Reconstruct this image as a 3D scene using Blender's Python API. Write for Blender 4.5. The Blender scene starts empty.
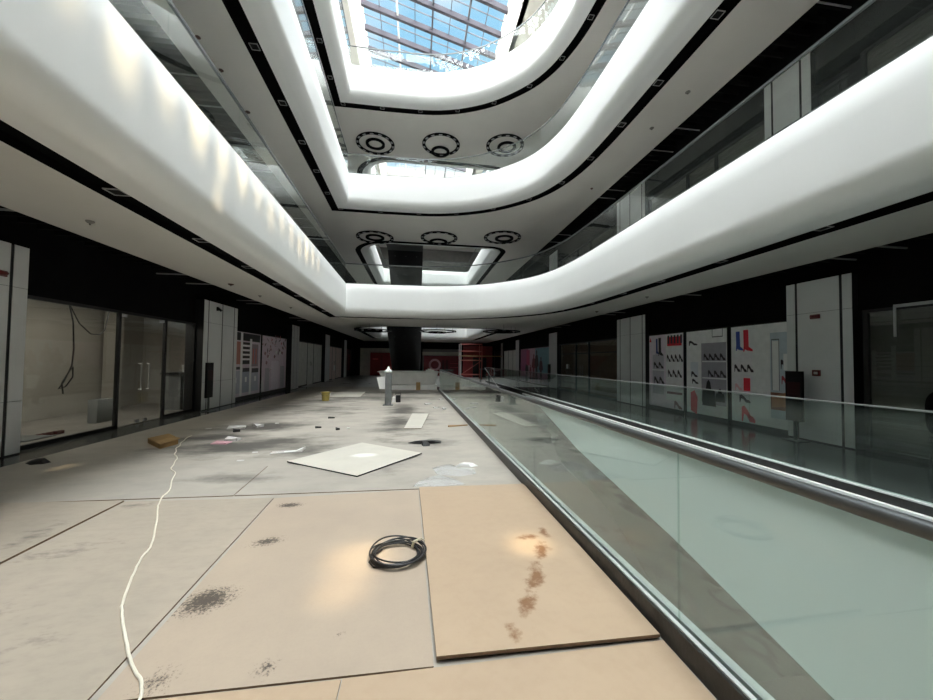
import bpy, bmesh, math, random
from mathutils import Vector, Matrix
from mathutils.geometry import tessellate_polygon
random.seed(7)
C = bpy.context.scene.collection
S = bpy.context.scene
PI = math.pi

# ---------------------------------------------------------------- materials
def new_mat(name):
    m = bpy.data.materials.new(name); m.use_nodes = True
    nt = m.node_tree; nt.nodes.clear()
    return m, nt, nt.nodes, nt.links

def lin(h):
    h = h.lstrip('#')
    v = [int(h[i:i+2], 16)/255 for i in (0, 2, 4)]
    return tuple(c/12.92 if c <= .04045 else ((c+.055)/1.055)**2.4 for c in v) + (1,)

def col(c):
    return lin(c) if isinstance(c, str) else (c[0], c[1], c[2], 1)

def pbr(name, c, rough=.6, metal=0., var=.08, vscale=3., bump=0., bscale=40., emit=0., stretch=(1, 1, 1), spec=.5):
    m, nt, N, L = new_mat(name)
    out = N.new('ShaderNodeOutputMaterial'); b = N.new('ShaderNodeBsdfPrincipled')
    L.new(b.outputs[0], out.inputs[0])
    b.inputs['Roughness'].default_value = rough; b.inputs['Metallic'].default_value = metal; b.inputs['Specular IOR Level'].default_value = spec
    tc = N.new('ShaderNodeTexCoord'); mp = N.new('ShaderNodeMapping'); mp.inputs['Scale'].default_value = stretch
    L.new(tc.outputs['Object'], mp.inputs['Vector'])
    c = col(c)
    nz = N.new('ShaderNodeTexNoise'); nz.inputs['Scale'].default_value = vscale; nz.inputs['Detail'].default_value = 5
    L.new(mp.outputs[0], nz.inputs['Vector'])
    r = N.new('ShaderNodeValToRGB')
    r.color_ramp.elements[0].position = .3; r.color_ramp.elements[1].position = .7
    r.color_ramp.elements[0].color = tuple(max(0, x*(1-var)) for x in c[:3])+(1,)
    r.color_ramp.elements[1].color = tuple(min(1, x*(1+var)) for x in c[:3])+(1,)
    L.new(nz.outputs['Fac'], r.inputs[0]); L.new(r.outputs[0], b.inputs['Base Color'])
    if bump:
        n2 = N.new('ShaderNodeTexNoise'); n2.inputs['Scale'].default_value = bscale; n2.inputs['Detail'].default_value = 6
        L.new(mp.outputs[0], n2.inputs['Vector'])
        bp = N.new('ShaderNodeBump'); bp.inputs['Strength'].default_value = bump; bp.inputs['Distance'].default_value = .02
        L.new(n2.outputs['Fac'], bp.inputs['Height']); L.new(bp.outputs[0], b.inputs['Normal'])
    if emit:
        b.inputs['Emission Color'].default_value = c; b.inputs['Emission Strength'].default_value = emit
    return m

def glass(name, tint=(.93, .97, .95), dust=.03, ior=1.45, dustcol=(.6, .66, .62), rough=0.0):
    """thin pane: what is behind shows through, Fresnel mirror, a film of dust"""
    m, nt, N, L = new_mat(name)
    out = N.new('ShaderNodeOutputMaterial')
    tr = N.new('ShaderNodeBsdfTransparent'); tr.inputs[0].default_value = tint+(1,)
    gl = N.new('ShaderNodeBsdfGlossy'); gl.inputs['Roughness'].default_value = rough; gl.inputs[0].default_value = (.95, .97, .96, 1)
    df = N.new('ShaderNodeBsdfDiffuse'); df.inputs[0].default_value = dustcol+(1,)
    # Schlick reflectance, the same from both faces of the pane
    lw = N.new('ShaderNodeLayerWeight'); lw.inputs[0].default_value = .5
    pw = N.new('ShaderNodeMath'); pw.operation = 'POWER'; pw.inputs[1].default_value = 5.; L.new(lw.outputs['Facing'], pw.inputs[0])
    r0 = ((ior-1)/(ior+1))**2
    fr = N.new('ShaderNodeMapRange'); fr.inputs[3].default_value = r0; fr.inputs[4].default_value = 1.; L.new(pw.outputs[0], fr.inputs[0])
    m1 = N.new('ShaderNodeMixShader'); m2 = N.new('ShaderNodeMixShader')
    m1.inputs[0].default_value = dust
    L.new(tr.outputs[0], m1.inputs[1]); L.new(df.outputs[0], m1.inputs[2])
    L.new(fr.outputs[0], m2.inputs[0]); L.new(m1.outputs[0], m2.inputs[1]); L.new(gl.outputs[0], m2.inputs[2])
    L.new(m2.outputs[0], out.inputs[0])
    return m

def blob_mask(N, L, coord, blobs):
    """soft elliptical masks at world spots: (x, y, rx, ry, rot, strength) -> one value socket"""
    cur = None
    for (x, y, rx, ry, rot, st) in blobs:
        sub = N.new('ShaderNodeVectorMath'); sub.operation = 'SUBTRACT'; sub.inputs[1].default_value = (x, y, 0)
        L.new(coord, sub.inputs[0])
        mp = N.new('ShaderNodeMapping'); mp.vector_type = 'TEXTURE'
        mp.inputs['Rotation'].default_value = (0, 0, rot); mp.inputs['Scale'].default_value = (rx, ry, 50)
        L.new(sub.outputs[0], mp.inputs['Vector'])
        g = N.new('ShaderNodeTexGradient'); g.gradient_type = 'SPHERICAL'; L.new(mp.outputs[0], g.inputs[0])
        mu = N.new('ShaderNodeMath'); mu.operation = 'MULTIPLY'; mu.inputs[1].default_value = st; L.new(g.outputs['Fac'], mu.inputs[0])
        if cur is None: cur = mu.outputs[0]
        else:
            ad = N.new('ShaderNodeMath'); ad.operation = 'MAXIMUM'; L.new(cur, ad.inputs[0]); L.new(mu.outputs[0], ad.inputs[1]); cur = ad.outputs[0]
    return cur

def dirty(name, base, base2, dirt, blobs, scale=1.2, rough=.55, noise_stretch=(1, 1, 1), nscale=3., contrast=(.42, .62), general=.15, bump=.15, spec=.4, world=False, roughvar=.1, k=5., lo=.95):
    m, nt, N, L = new_mat(name)
    out = N.new('ShaderNodeOutputMaterial'); b = N.new('ShaderNodeBsdfPrincipled'); L.new(b.outputs[0], out.inputs[0])
    b.inputs['Specular IOR Level'].default_value = spec
    tc = N.new('ShaderNodeTexCoord')
    if world:
        gm = N.new('ShaderNodeNewGeometry'); co = gm.outputs['Position']
    else: co = tc.outputs['Object']
    n1 = N.new('ShaderNodeTexNoise'); n1.inputs['Scale'].default_value = scale; n1.inputs['Detail'].default_value = 8; n1.inputs['Roughness'].default_value = .62
    L.new(co, n1.inputs['Vector'])
    r1 = N.new('ShaderNodeValToRGB'); r1.color_ramp.elements[0].position = .3; r1.color_ramp.elements[1].position = .72
    r1.color_ramp.elements[0].color = col(base2); r1.color_ramp.elements[1].color = col(base)
    L.new(n1.outputs['Fac'], r1.inputs[0])
    mp = N.new('ShaderNodeMapping'); mp.inputs['Scale'].default_value = noise_stretch; L.new(co, mp.inputs['Vector'])
    n2 = N.new('ShaderNodeTexNoise'); n2.inputs['Scale'].default_value = nscale; n2.inputs['Detail'].default_value = 9; n2.inputs['Roughness'].default_value = .7
    L.new(mp.outputs[0], n2.inputs['Vector'])
    r2 = N.new('ShaderNodeMapRange'); r2.inputs[1].default_value = contrast[0]; r2.inputs[2].default_value = contrast[1]
    L.new(n2.outputs['Fac'], r2.inputs[0])
    if blobs:
        bm_ = blob_mask(N, L, co, blobs)
        # dense in the core of a stain, thinning out to specks at its rim
        a1 = N.new('ShaderNodeMath'); a1.operation = 'ADD'; L.new(bm_, a1.inputs[0]); L.new(n2.outputs['Fac'], a1.inputs[1])
        a2 = N.new('ShaderNodeMath'); a2.operation = 'SUBTRACT'; a2.inputs[1].default_value = lo; L.new(a1.outputs[0], a2.inputs[0])
        a3 = N.new('ShaderNodeMath'); a3.operation = 'MULTIPLY'; a3.inputs[1].default_value = k; a3.use_clamp = True; L.new(a2.outputs[0], a3.inputs[0])
        a4 = N.new('ShaderNodeMath'); a4.operation = 'MULTIPLY'; a4.inputs[1].default_value = general; L.new(r2.outputs[0], a4.inputs[0])
        a5 = N.new('ShaderNodeMath'); a5.operation = 'MAXIMUM'; L.new(a3.outputs[0], a5.inputs[0]); L.new(a4.outputs[0], a5.inputs[1])
        a6 = N.new('ShaderNodeMath'); a6.operation = 'MULTIPLY'; a6.inputs[1].default_value = .88; L.new(a5.outputs[0], a6.inputs[0]); fac = a6.outputs[0]
    else:
        mu = N.new('ShaderNodeMath'); mu.operation = 'MULTIPLY'; mu.inputs[1].default_value = general; L.new(r2.outputs[0], mu.inputs[0]); fac = mu.outputs[0]
    mx = N.new('ShaderNodeMix'); mx.data_type = 'RGBA'
    L.new(fac, mx.inputs[0]); L.new(r1.outputs[0], mx.inputs[6]); mx.inputs[7].default_value = col(dirt)
    L.new(mx.outputs[2], b.inputs['Base Color'])
    rr = N.new('ShaderNodeMapRange'); rr.inputs[3].default_value = rough-roughvar; rr.inputs[4].default_value = rough+roughvar
    L.new(n1.outputs['Fac'], rr.inputs[0]); L.new(rr.outputs[0], b.inputs['Roughness'])
    if bump:
        bp = N.new('ShaderNodeBump'); bp.inputs['Strength'].default_value = bump; bp.inputs['Distance'].default_value = .01
        L.new(n2.outputs['Fac'], bp.inputs['Height']); L.new(bp.outputs[0], b.inputs['Normal'])
    return m

M = {}
M['white'] = pbr('white_paint', (.86, .875, .865), .38, var=.02, vscale=.6)
M['soffit'] = pbr('soffit_paint', (.72, .70, .655), .6, var=.03, vscale=.8)
M['black'] = pbr('black_paint', (.006, .006, .006), .8, var=.2, spec=.08)
M['slot'] = pbr('slot_black', (.004, .004, .004), .85, var=.1, spec=.05)
M['slat'] = pbr('slat_black', (.012, .012, .012), .7, var=.1, spec=.1)
M['tbar'] = pbr('tbar_grey', (.35, .35, .35), .5)
M['panel'] = pbr('pillar_panel', (.68, .69, .69), .42, var=.04, vscale=2)
M['joint'] = pbr('joint_black', (.01, .01, .012), .4)
M['alu'] = pbr('brushed_alu', (.62, .63, .63), .32, .9, var=.06, vscale=30)
M['steel'] = pbr('dark_steel', (.13, .14, .14), .34, .85, var=.1, vscale=20)
M['capgrey'] = pbr('rail_cap_grey', (.30, .31, .305), .4, .5)
M['shoetop'] = pbr('shoe_top_metal', (.72, .75, .73), .45, .0, var=.05, vscale=20)
M['steel2'] = pbr('rail_tube_steel', (.10, .104, .104), .36, .6, var=.05, vscale=20)
M['shoe'] = pbr('shoe_black', (.035, .035, .034), .42, .3, var=.35, vscale=9, bump=.1)
M['frame'] = pbr('frame_black', (.015, .015, .016), .45, .2)
M['chrome'] = pbr('chrome', (.75, .75, .74), .18, 1., var=.02)
M['glass'] = glass('rail_glass', (.965, .985, .975), .012, 1.33)
M['glassnear'] = glass('rail_glass_dusty', (.88, .93, .905), .022, 1.5, (.58, .62, .59))
M['glassfar'] = glass('rail_glass_far', (.86, .92, .90), .025, 1.4, (.45, .55, .52))
M['shopglass'] = glass('shop_glass', (.90, .92, .91), .03, 1.45, (.5, .5, .47))
M['skyglass'] = glass('skylight_glass', (.93, .95, .97), .02, 1.3, (.8, .85, .9))
M['beam'] = pbr('skylight_beam', (.075, .07, .085), .95, 0.)
M['mullion'] = pbr('skylight_mullion', (.12, .13, .15), .95, 0.)
M['wellwall'] = pbr('well_wall', (.78, .76, .70), .7, var=.05)
M['darkwall'] = pbr('dark_wall', (.03, .03, .031), .6, var=.2, spec=.2)
M['storewall'] = pbr('store_wall', (.44, .41, .36), .8, var=.06, vscale=1.2)
M['storefloor'] = pbr('store_floor', (.32, .30, .27), .5, var=.15, vscale=2)
M['backwall'] = pbr('back_wall', (.22, .21, .2), .7)
M['cream'] = pbr('cream_wall', (.6, .57, .5), .7)
M['redboard'] = pbr('red_board', (.28, .02, .025), .5, var=.2)
M['redbright'] = pbr('red_panel', (.16, .014, .016), .5, var=.1)
M['gallery'] = pbr('gallery_floor', (.40, .39, .37), .5, var=.12, vscale=1.)
M['paletrim'] = pbr('void_wall', (.76, .80, .78), .45, var=.02, vscale=.5)
M['basement'] = pbr('basement', (.35, .38, .36), .6)
M['escal'] = pbr('escalator_cladding', (.006, .006, .007), .35, .3, var=.2)
M['rivet'] = pbr('rivet', (.08, .08, .08), .4, .5)
M['cable'] = pbr('black_cable', (.02, .02, .022), .38, var=.1)
M['whitecable'] = pbr('white_cable', (.78, .74, .62), .5, var=.05)
M['tape'] = pbr('tape', (.55, .5, .35), .5)
M['card'] = pbr('cardboard', (.42, .27, .11), .8, var=.12, vscale=8)
M['carddark'] = pbr('cardboard_side', (.33, .20, .08), .8, var=.12, vscale=8)
M['yellow'] = pbr('yellow_plastic', (.42, .33, .09), .45, var=.15, vscale=10)
M['offwhite'] = pbr('offwhite', (.9, .9, .87), .5, var=.05)
M['paper'] = pbr('paper', (.8, .8, .78), .7, var=.03)
M['greypaper2'] = pbr('soiled_paper', (.58, .57, .55), .7, var=.15, vscale=20)
M['pink'] = pbr('pink_print', (.62, .35, .40), .6, var=.1)
M['greypost'] = pbr('grey_post', (.16, .17, .17), .5, .3, var=.2, vscale=6)
M['debris'] = pbr('black_debris', (.018, .018, .018), .5, var=.3, bump=.3)
M['reddark'] = pbr('red_beacon', (.12, .008, .008), .35)
M['screen'] = pbr('sign_screen', (.008, .007, .007), .35, spec=.15)
M['screenred'] = pbr('sign_screen_red', (.03, .009, .009), .35, spec=.15)
M['shutter'] = pbr('roller_shutter', (.10, .095, .083), .5, var=.15)
M['shutterbrown'] = pbr('brown_shutter', (.20, .125, .075), .6, var=.25, stretch=(1, 1, 12), vscale=4)
M['greypaper'] = pbr('grey_paper', (.78, .79, .74), .7, var=.1)
M['pinkpaper'] = pbr('pink_paper', (.72, .58, .55), .7, var=.1)
M['concreteblock'] = pbr('grey_block', (.2, .21, .21), .7, var=.15)
M['timber'] = pbr('timber', (.35, .22, .11), .7, var=.15)
M['scaf'] = pbr('scaffold_red', (.30, .07, .06), .5, var=.1)
M['seatblack'] = pbr('black_fabric', (.004, .004, .004), .9, spec=.05)
M['edgefilm'] = glass('crinkled_film', (.97, .97, .96), .03, 1.75, (.8, .8, .78), .10)
M['film'] = glass('plastic_film', (.995, .995, .995), .22, 1.5, (.95, .95, .94), .12)
M['dot'] = pbr('sensor_brown', (.09, .045, .03), .5)
M['dotgrey'] = pbr('sensor_grey', (.25, .24, .22), .5)

# floor finishes (world coordinates, metres; floor at z = 0)
floor_blobs = [(-3.0, 7.0, 2.1, 1.1, .25, .62), (-3.5, 8.9, 1.7, 1.1, .3, .58), (-2.9, 11.8, 2.2, 2.9, .2, .38), (-1.9, 6.5, 1.3, .8, 0, .48),
               (-.45, 8.9, .75, 2.9, 0, .50), (-.4, 11.6, .8, 2.4, 0, .55), (-3.9, 7.7, 1.2, .8, .2, .55), (0.3, 6.9, .9, .7, 0, .38), (-4.2, 12.5, 1.4, 2.9, 0, .45),
               (-1.5, 15.2, 4.8, 1.8, 0, .46), (-.8, 17.8, 5., 1.9, 0, .52), (-.4, 5.2, .6, .45, .4, .34), (.1, 9.8, .9, 4.5, 0, .28), (-2.3, 5.1, 1.1, .5, 0, .32), (-3.5, 14.2, 2.2, 1.4, .1, .46)]
M['dust'] = dirty('dusty_floor', (.455, .42, .36), (.365, .335, .29), (.06, .056, .05), floor_blobs, .9, .5, (.8, 1.5, 1), 1.5, (.44, .62), .16, .12, .35, True, k=3.0, lo=.63)
M['polished'] = dirty('polished_floor', (.085, .09, .086), (.05, .054, .052), (.26, .25, .23), None, .8, .17, (1, 1, 1), 1.6, (.5, .75), .35, .02, .5, True, .06)
M['plasticfloor'] = dirty('film_covered_floor', (0.167, 0.157, 0.141), (0.108, 0.104, 0.095), (.30, .29, .27), None, .5, .2, (3.2, 1, 1), 1.7, (.56, .74), .35, .55, .5, True, .06)
M['greyfloor'] = dirty('grey_back_floor', (.38, .38, .36), (.25, .25, .24), (.05, .05, .05), None, .6, .3, (1, 2, 1), 1.3, (.45, .7), .5, .05, .45, True)
stA = [(1.15, 3.15, .08, .22, -.25, .42), (1.03, 2.85, .12, .26, -.5, .46), (.86, 2.52, .11, .32, -.45, .50), (.70, 2.24, .10, .28, -.5, .48), (.56, 2.02, .08, .14, 0, .44), (.98, 3.08, .22, .09, .1, .40)]
M['plyA'] = dirty('plywood_fresh', (0.484, 0.367, 0.254), (0.439, 0.330, 0.230), (.20, .09, .035), stA, 1.4, .45, (1, 1, 1), 11., (.45, .62), .06, .06, .35, True, k=4.5, lo=.69)
stB = [(-1.30, 2.55, .30, .26, .4, .53), (-1.22, 3.3, .26, .15, .3, .46), (-1.30, 4.08, .24, .12, 0, .52), (-.72, 1.97, .12, .12, 0, .36), (-.4, 2.15, .1, .1, 0, .25), (-1.2, 1.95, .2, .2, 0, .34)]
M['plyB'] = dirty('plywood_walked', (.465, .38, .29), (.40, .325, .255), (.045, .036, .03), stB, 1.2, .5, (1, 1, 1), 60., (.46, .66), .04, .06, .3, True, k=7., lo=.75)
stC = [(-2.75, 3.3, .8, .35, .3, .34), (-2.5, 2.5, .6, .5, .5, .28), (-2.85, 4.25, .35, .14, 0, .46), (-2.0, 2.3, .45, .4, .6, .26), (-3.2, 3.6, .3, .7, .1, .36)]
M['plyC'] = dirty('plywood_grey', (.44, .375, .30), (.355, .31, .25), (.10, .09, .075), stC, 1.1, .5, (1.4, 3, 1), 5., (.45, .7), .16, .06, .3, True, k=3., lo=.72)
M['plyedge'] = pbr('ply_edge', (.16, .10, .055), .7, var=.2, vscale=20)
M['board'] = dirty('white_board', (.60, .57, .49), (.52, .495, .43), (.80, .80, .76), [(-.8, 6.0, .4, .22, 0, 1.2)], 2., .5, (1, 1, 1), 3., (.35, .7), .10, .03, .3, True, k=2., lo=.9)

# ---------------------------------------------------------------- mesh helpers
ORG = {}
class MB:
    def __init__(s): s.v = []; s.f = []; s.m = []
    def face(s, pts, mi=0):
        i = len(s.v); s.v += [tuple(p) for p in pts]; s.f.append(tuple(range(i, i+len(pts)))); s.m.append(mi); return s
    def mesh(s, v, f, mi=0):
        i = len(s.v); s.v += [tuple(p) for p in v]
        for q in f: s.f.append(tuple(a+i for a in q)); s.m.append(mi)
        return s
    def box(s, x0, x1, y0, y1, z0, z1, mi=0):
        v = [(x, y, z) for z in (z0, z1) for x, y in ((x0, y0), (x1, y0), (x1, y1), (x0, y1))]
        return s.mesh(v, [(3, 2, 1, 0), (4, 5, 6, 7), (0, 1, 5, 4), (1, 2, 6, 5), (2, 3, 7, 6), (3, 0, 4, 7)], mi)
    def hexa(s, b, t, mi=0):
        """box from 4 bottom points and 4 top points"""
        return s.mesh(list(b)+list(t), [(3, 2, 1, 0), (4, 5, 6, 7), (0, 1, 5, 4), (1, 2, 6, 5), (2, 3, 7, 6), (3, 0, 4, 7)], mi)
    def prism(s, poly, z0, z1, mi=0):
        n = len(poly)
        v = [(x, y, z0) for x, y in poly]+[(x, y, z1) for x, y in poly]
        f = [tuple(reversed(range(n))), tuple(range(n, 2*n))]+[(i, (i+1) % n, n+(i+1) % n, n+i) for i in range(n)]
        return s.mesh(v, f, mi)
    def tube(s, pts, r, seg=8, mi=0, closed=False):
        pts = [Vector(p) for p in pts]; n = len(pts); v = []; f = []
        up = None
        for i, p in enumerate(pts):
            a = pts[(i-1) % n] if (closed or i) else p; b = pts[(i+1) % n] if (closed or i < n-1) else p
            t = (b-a).normalized()
            if up is None:
                up = Vector((0, 0, 1)) if abs(t.z) < .9 else Vector((1, 0, 0))
            u = (up-t*up.dot(t)).normalized(); w = t.cross(u); up = u
            rr = r[i] if isinstance(r, (list, tuple)) else r
            for k in range(seg):
                an = 2*PI*k/seg; v.append(p+u*math.cos(an)*rr+w*math.sin(an)*rr)
        for i in range(n if closed else n-1):
            j = (i+1) % n
            for k in range(seg): f.append((i*seg+k, i*seg+(k+1) % seg, j*seg+(k+1) % seg, j*seg+k))
        if not closed: f += [tuple(reversed(range(seg))), tuple(range((n-1)*seg, n*seg))]
        return s.mesh(v, f, mi)
    def lathe(s, c, prof, seg=20, mi=0):
        v = []; f = []; n = len(prof)
        for r, z in prof:
            for k in range(seg):
                a = 2*PI*k/seg; v.append((c[0]+r*math.cos(a), c[1]+r*math.sin(a), c[2]+z))
        for i in range(n-1):
            for k in range(seg): f.append((i*seg+k, i*seg+(k+1) % seg, (i+1)*seg+(k+1) % seg, (i+1)*seg+k))
        f += [tuple(reversed(range(seg))), tuple(range((n-1)*seg, n*seg))]
        return s.mesh(v, f, mi)
    def build(s, name, mats, parent=None, loc=None, smooth=False, bevel=0., kind=None):
        if not isinstance(mats, (list, tuple)): mats = [mats]
        o0 = ORG[parent.name] if parent is not None else Vector(loc or (0, 0, 0))
        me = bpy.data.meshes.new(name)
        me.from_pydata([tuple(Vector(p)-o0) for p in s.v], [], s.f)
        for m in mats: me.materials.append(M[m] if isinstance(m, str) else m)
        me.polygons.foreach_set('material_index', s.m)
        if smooth: me.polygons.foreach_set('use_smooth', [True]*len(me.polygons))
        me.update()
        o = bpy.data.objects.new(name, me); C.objects.link(o)
        if parent is not None: o.parent = parent
        else: o.location = o0
        ORG[o.name] = o0
        if bevel:
            b = o.modifiers.new('bevel', 'BEVEL'); b.width = bevel; b.segments = 2; b.limit_method = 'ANGLE'; b.angle_limit = math.radians(40)
        if smooth:
            try:
                me.set_sharp_from_angle(angle=math.radians(40))
            except Exception: pass
        if kind: o['kind'] = kind
        return o

def thing(name, loc, label=None, cat=None, group=None, kind=None):
    o = bpy.data.objects.new(name, None); C.objects.link(o); o.location = loc; ORG[o.name] = Vector(loc)
    o.empty_display_size = .2
    if label: o['label'] = label
    if cat: o['category'] = cat
    if group: o['group'] = group
    if kind: o['kind'] = kind
    return o
def tag(o, label, cat, group=None):
    o['label'] = label; o['category'] = cat
    if group: o['group'] = group
    return o
def kids(o): return [c for c in bpy.data.objects if c.parent is o]
def copy_tree(o, parent=None, loc=None, label=None, group=None):
    c = o.copy(); C.objects.link(c); c.parent = parent
    ORG[c.name] = Vector(loc) if loc is not None else Vector((0, 0, 0))
    if loc is not None: c.location = loc
    if label: c['label'] = label
    if group: c['group'] = group
    for k in kids(o): copy_tree(k, c)
    return c
def struct(name, mb, mats, **k): return mb.build(name, mats, kind='structure', **k)

# outlines ---------------------------------------------------------------
def fillet(poly, radii, n=10):
    out = []; m = len(poly)
    for i, p in enumerate(poly):
        r = radii[i]; p = Vector(p); a = Vector(poly[i-1]); b = Vector(poly[(i+1) % m])
        if r <= 0: out.append(p.copy()); continue
        u = (a-p).normalized(); w = (b-p).normalized()
        ang = u.angle(w); d = r/math.tan(ang/2)
        p0 = p+u*d; p1 = p+w*d
        c = p+(u+w).normalized()*(r/math.sin(ang/2))
        a0 = math.atan2(*(p0-c).yx); a1 = math.atan2(*(p1-c).yx)
        da = (a1-a0+PI) % (2*PI)-PI
        for k in range(n+1):
            t = a0+da*k/n; out.append(c+Vector((math.cos(t), math.sin(t)))*r)
    return out
def catmull(p, n=8):
    p = [Vector(q) for q in p]; out = []
    for i in range(1, len(p)-2):
        a, b, c, d = p[i-1:i+3]
        for k in range(n):
            t = k/n
            out.append(.5*((2*b)+(c-a)*t+(2*a-5*b+4*c-d)*t*t+(3*b-a-3*c+d)*t**3))
    out.append(p[-2]); return out
def offset(poly, d):
    """outward offset of a counter-clockwise closed outline"""
    out = []; n = len(poly)
    for i, p in enumerate(poly):
        a = poly[i-1]; b = poly[(i+1) % n]
        t0 = (p-a).normalized(); t1 = (b-p).normalized()
        n0 = Vector((t0.y, -t0.x)); n1 = Vector((t1.y, -t1.x))
        nn = n0+n1; nn = nn/max(.3, nn.dot(n0)) if nn.length > 1e-6 else n0
        out.append(p+nn*d)
    return out
def resample_long(poly, step=2.5):
    out = []; n = len(poly)
    for i in range(n):
        a = poly[i]; b = poly[(i+1) % n]; k = max(1, int((b-a).length/step))
        out += [a.lerp(b, j/k) for j in range(k)]
    return out
Y0, Y1 = -11., 37.5
curve = catmull([(5.0, 6.), (5.0, 8.8), (4.97, 10.6), (4.83, 12.0), (4.45, 13.25), (3.75, 14.25), (2.5, 15.25), (.8, 15.87), (-1.3, 16.0), (-2.8, 16.0), (-4.3, 16.)], 7)
lx = lambda y: -3.03+.0158*(16-y)
corner = [Vector((lx(16), 16.0))]
back = fillet([(lx(5), 5), (lx(-9), -9.), (5., -9.), (5., 5)], [0, .4, .4, 0], 6)[1:-1]
VOID1 = resample_long([Vector(p) for p in curve if p[0] > -2.75]+corner+back)       # counter-clockwise
VOID2 = resample_long(fillet([(-3.0, 32.5), (-3.0, 21.45), (4.5, 21.45), (4.5, 32.5)], [.4, 1.6, .3, .4], 8))
def area(p): return sum(p[i-1].x*p[i].y-p[i].x*p[i-1].y for i in range(len(p)))
if area(VOID1) < 0: VOID1.reverse()
if area(VOID2) < 0: VOID2.reverse()

def plate(name, outer, holes, z, mat, flip=False):
    polys = [[Vector((p[0], p[1], 0)) for p in outer]]+[[Vector((p.x, p.y, 0)) for p in h] for h in holes]
    tris = tessellate_polygon(polys)
    v = [p for q in polys for p in q]
    m = MB(); m.v = [(p.x, p.y, z) for p in v]
    for t in tris:
        a, b, c = [v[i] for i in t]
        up = (b-a).cross(c-a).z > 0
        t = tuple(t) if up != flip else tuple(reversed(t))
        m.f.append(t); m.m.append(0)
    return struct(name, m, mat)

def sweep(mb, poly, prof, mi=0):
    rings = [(offset(poly, d), z) for d, z in prof]; n = len(poly)
    v = [(p.x, p.y, z) for r, z in rings for p in r]; f = []
    for k in range(len(prof)-1):
        for i in range(n):
            j = (i+1) % n; f.append((k*n+i, k*n+j, (k+1)*n+j, (k+1)*n+i))
    return mb.mesh(v, f, mi)

LEV = [3.45, 8.27, 13.09]          # undersides of the three galleries
XL, XR = -6.45, 8.15               # shop fronts
SL, SR = -5.25, 7.25               # edges of the white soffits
rect = lambda x0, x1, y0, y1: [(x0, y0), (x1, y0), (x1, y1), (x0, y1)]

# ---------------------------------------------------------------- the setting
# ground floor: void opening beyond the near railing
VE = [(1.6, -11.), (1.6, .0), (1.95, 1.5), (2.28, 2.97), (2.88, 6.22), (4.23, 12.04), (5.12, 16.9), (5.12, -11.)]
struct('floor', MB().face([(x, y, 0) for x, y in [(-5.7, Y0), (1.45, Y0), (1.45, 1.6), (1.15, 18.6), (1.15, 21.5), (-5.7, 21.5)]]), 'dust')
struct('floor', MB().face([(x, y, 0) for x, y in rect(XL-.6, -5.7, Y0, 21.5)]), 'polished')
struct('floor', MB().face([(x, y, 0) for x, y in [(1.45, Y0), (1.6, Y0), (1.6, 0), (1.95, 1.5), (2.28, 2.97), (2.88, 6.22), (4.23, 12.04), (5.12, 16.9), (5.12, 21.5), (1.15, 21.5), (1.15, 18.6), (1.45, 1.6)]]), 'plasticfloor')
struct('floor', MB().face([(x, y, 0) for x, y in rect(5.12, XR+.6, Y0, 21.5)]), 'polished')
struct('floor', MB().face([(x, y, 0) for x, y in rect(XL-.6, XR+.6, 21.5, Y1)]), 'greyfloor')
# the opening: pale boarded sides and the lower floor
m = MB()
for i in range(len(VE)):
    a = VE[i]; b = VE[(i+1) % len(VE)]
    m.face([(a[0], a[1], 0), (b[0], b[1], 0), (b[0], b[1], -4.4), (a[0], a[1], -4.4)])
struct('wall_opening', m, 'paletrim')
struct('floor_basement', MB().face([(x, y, -4.4) for x, y in VE]), 'basement')

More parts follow.
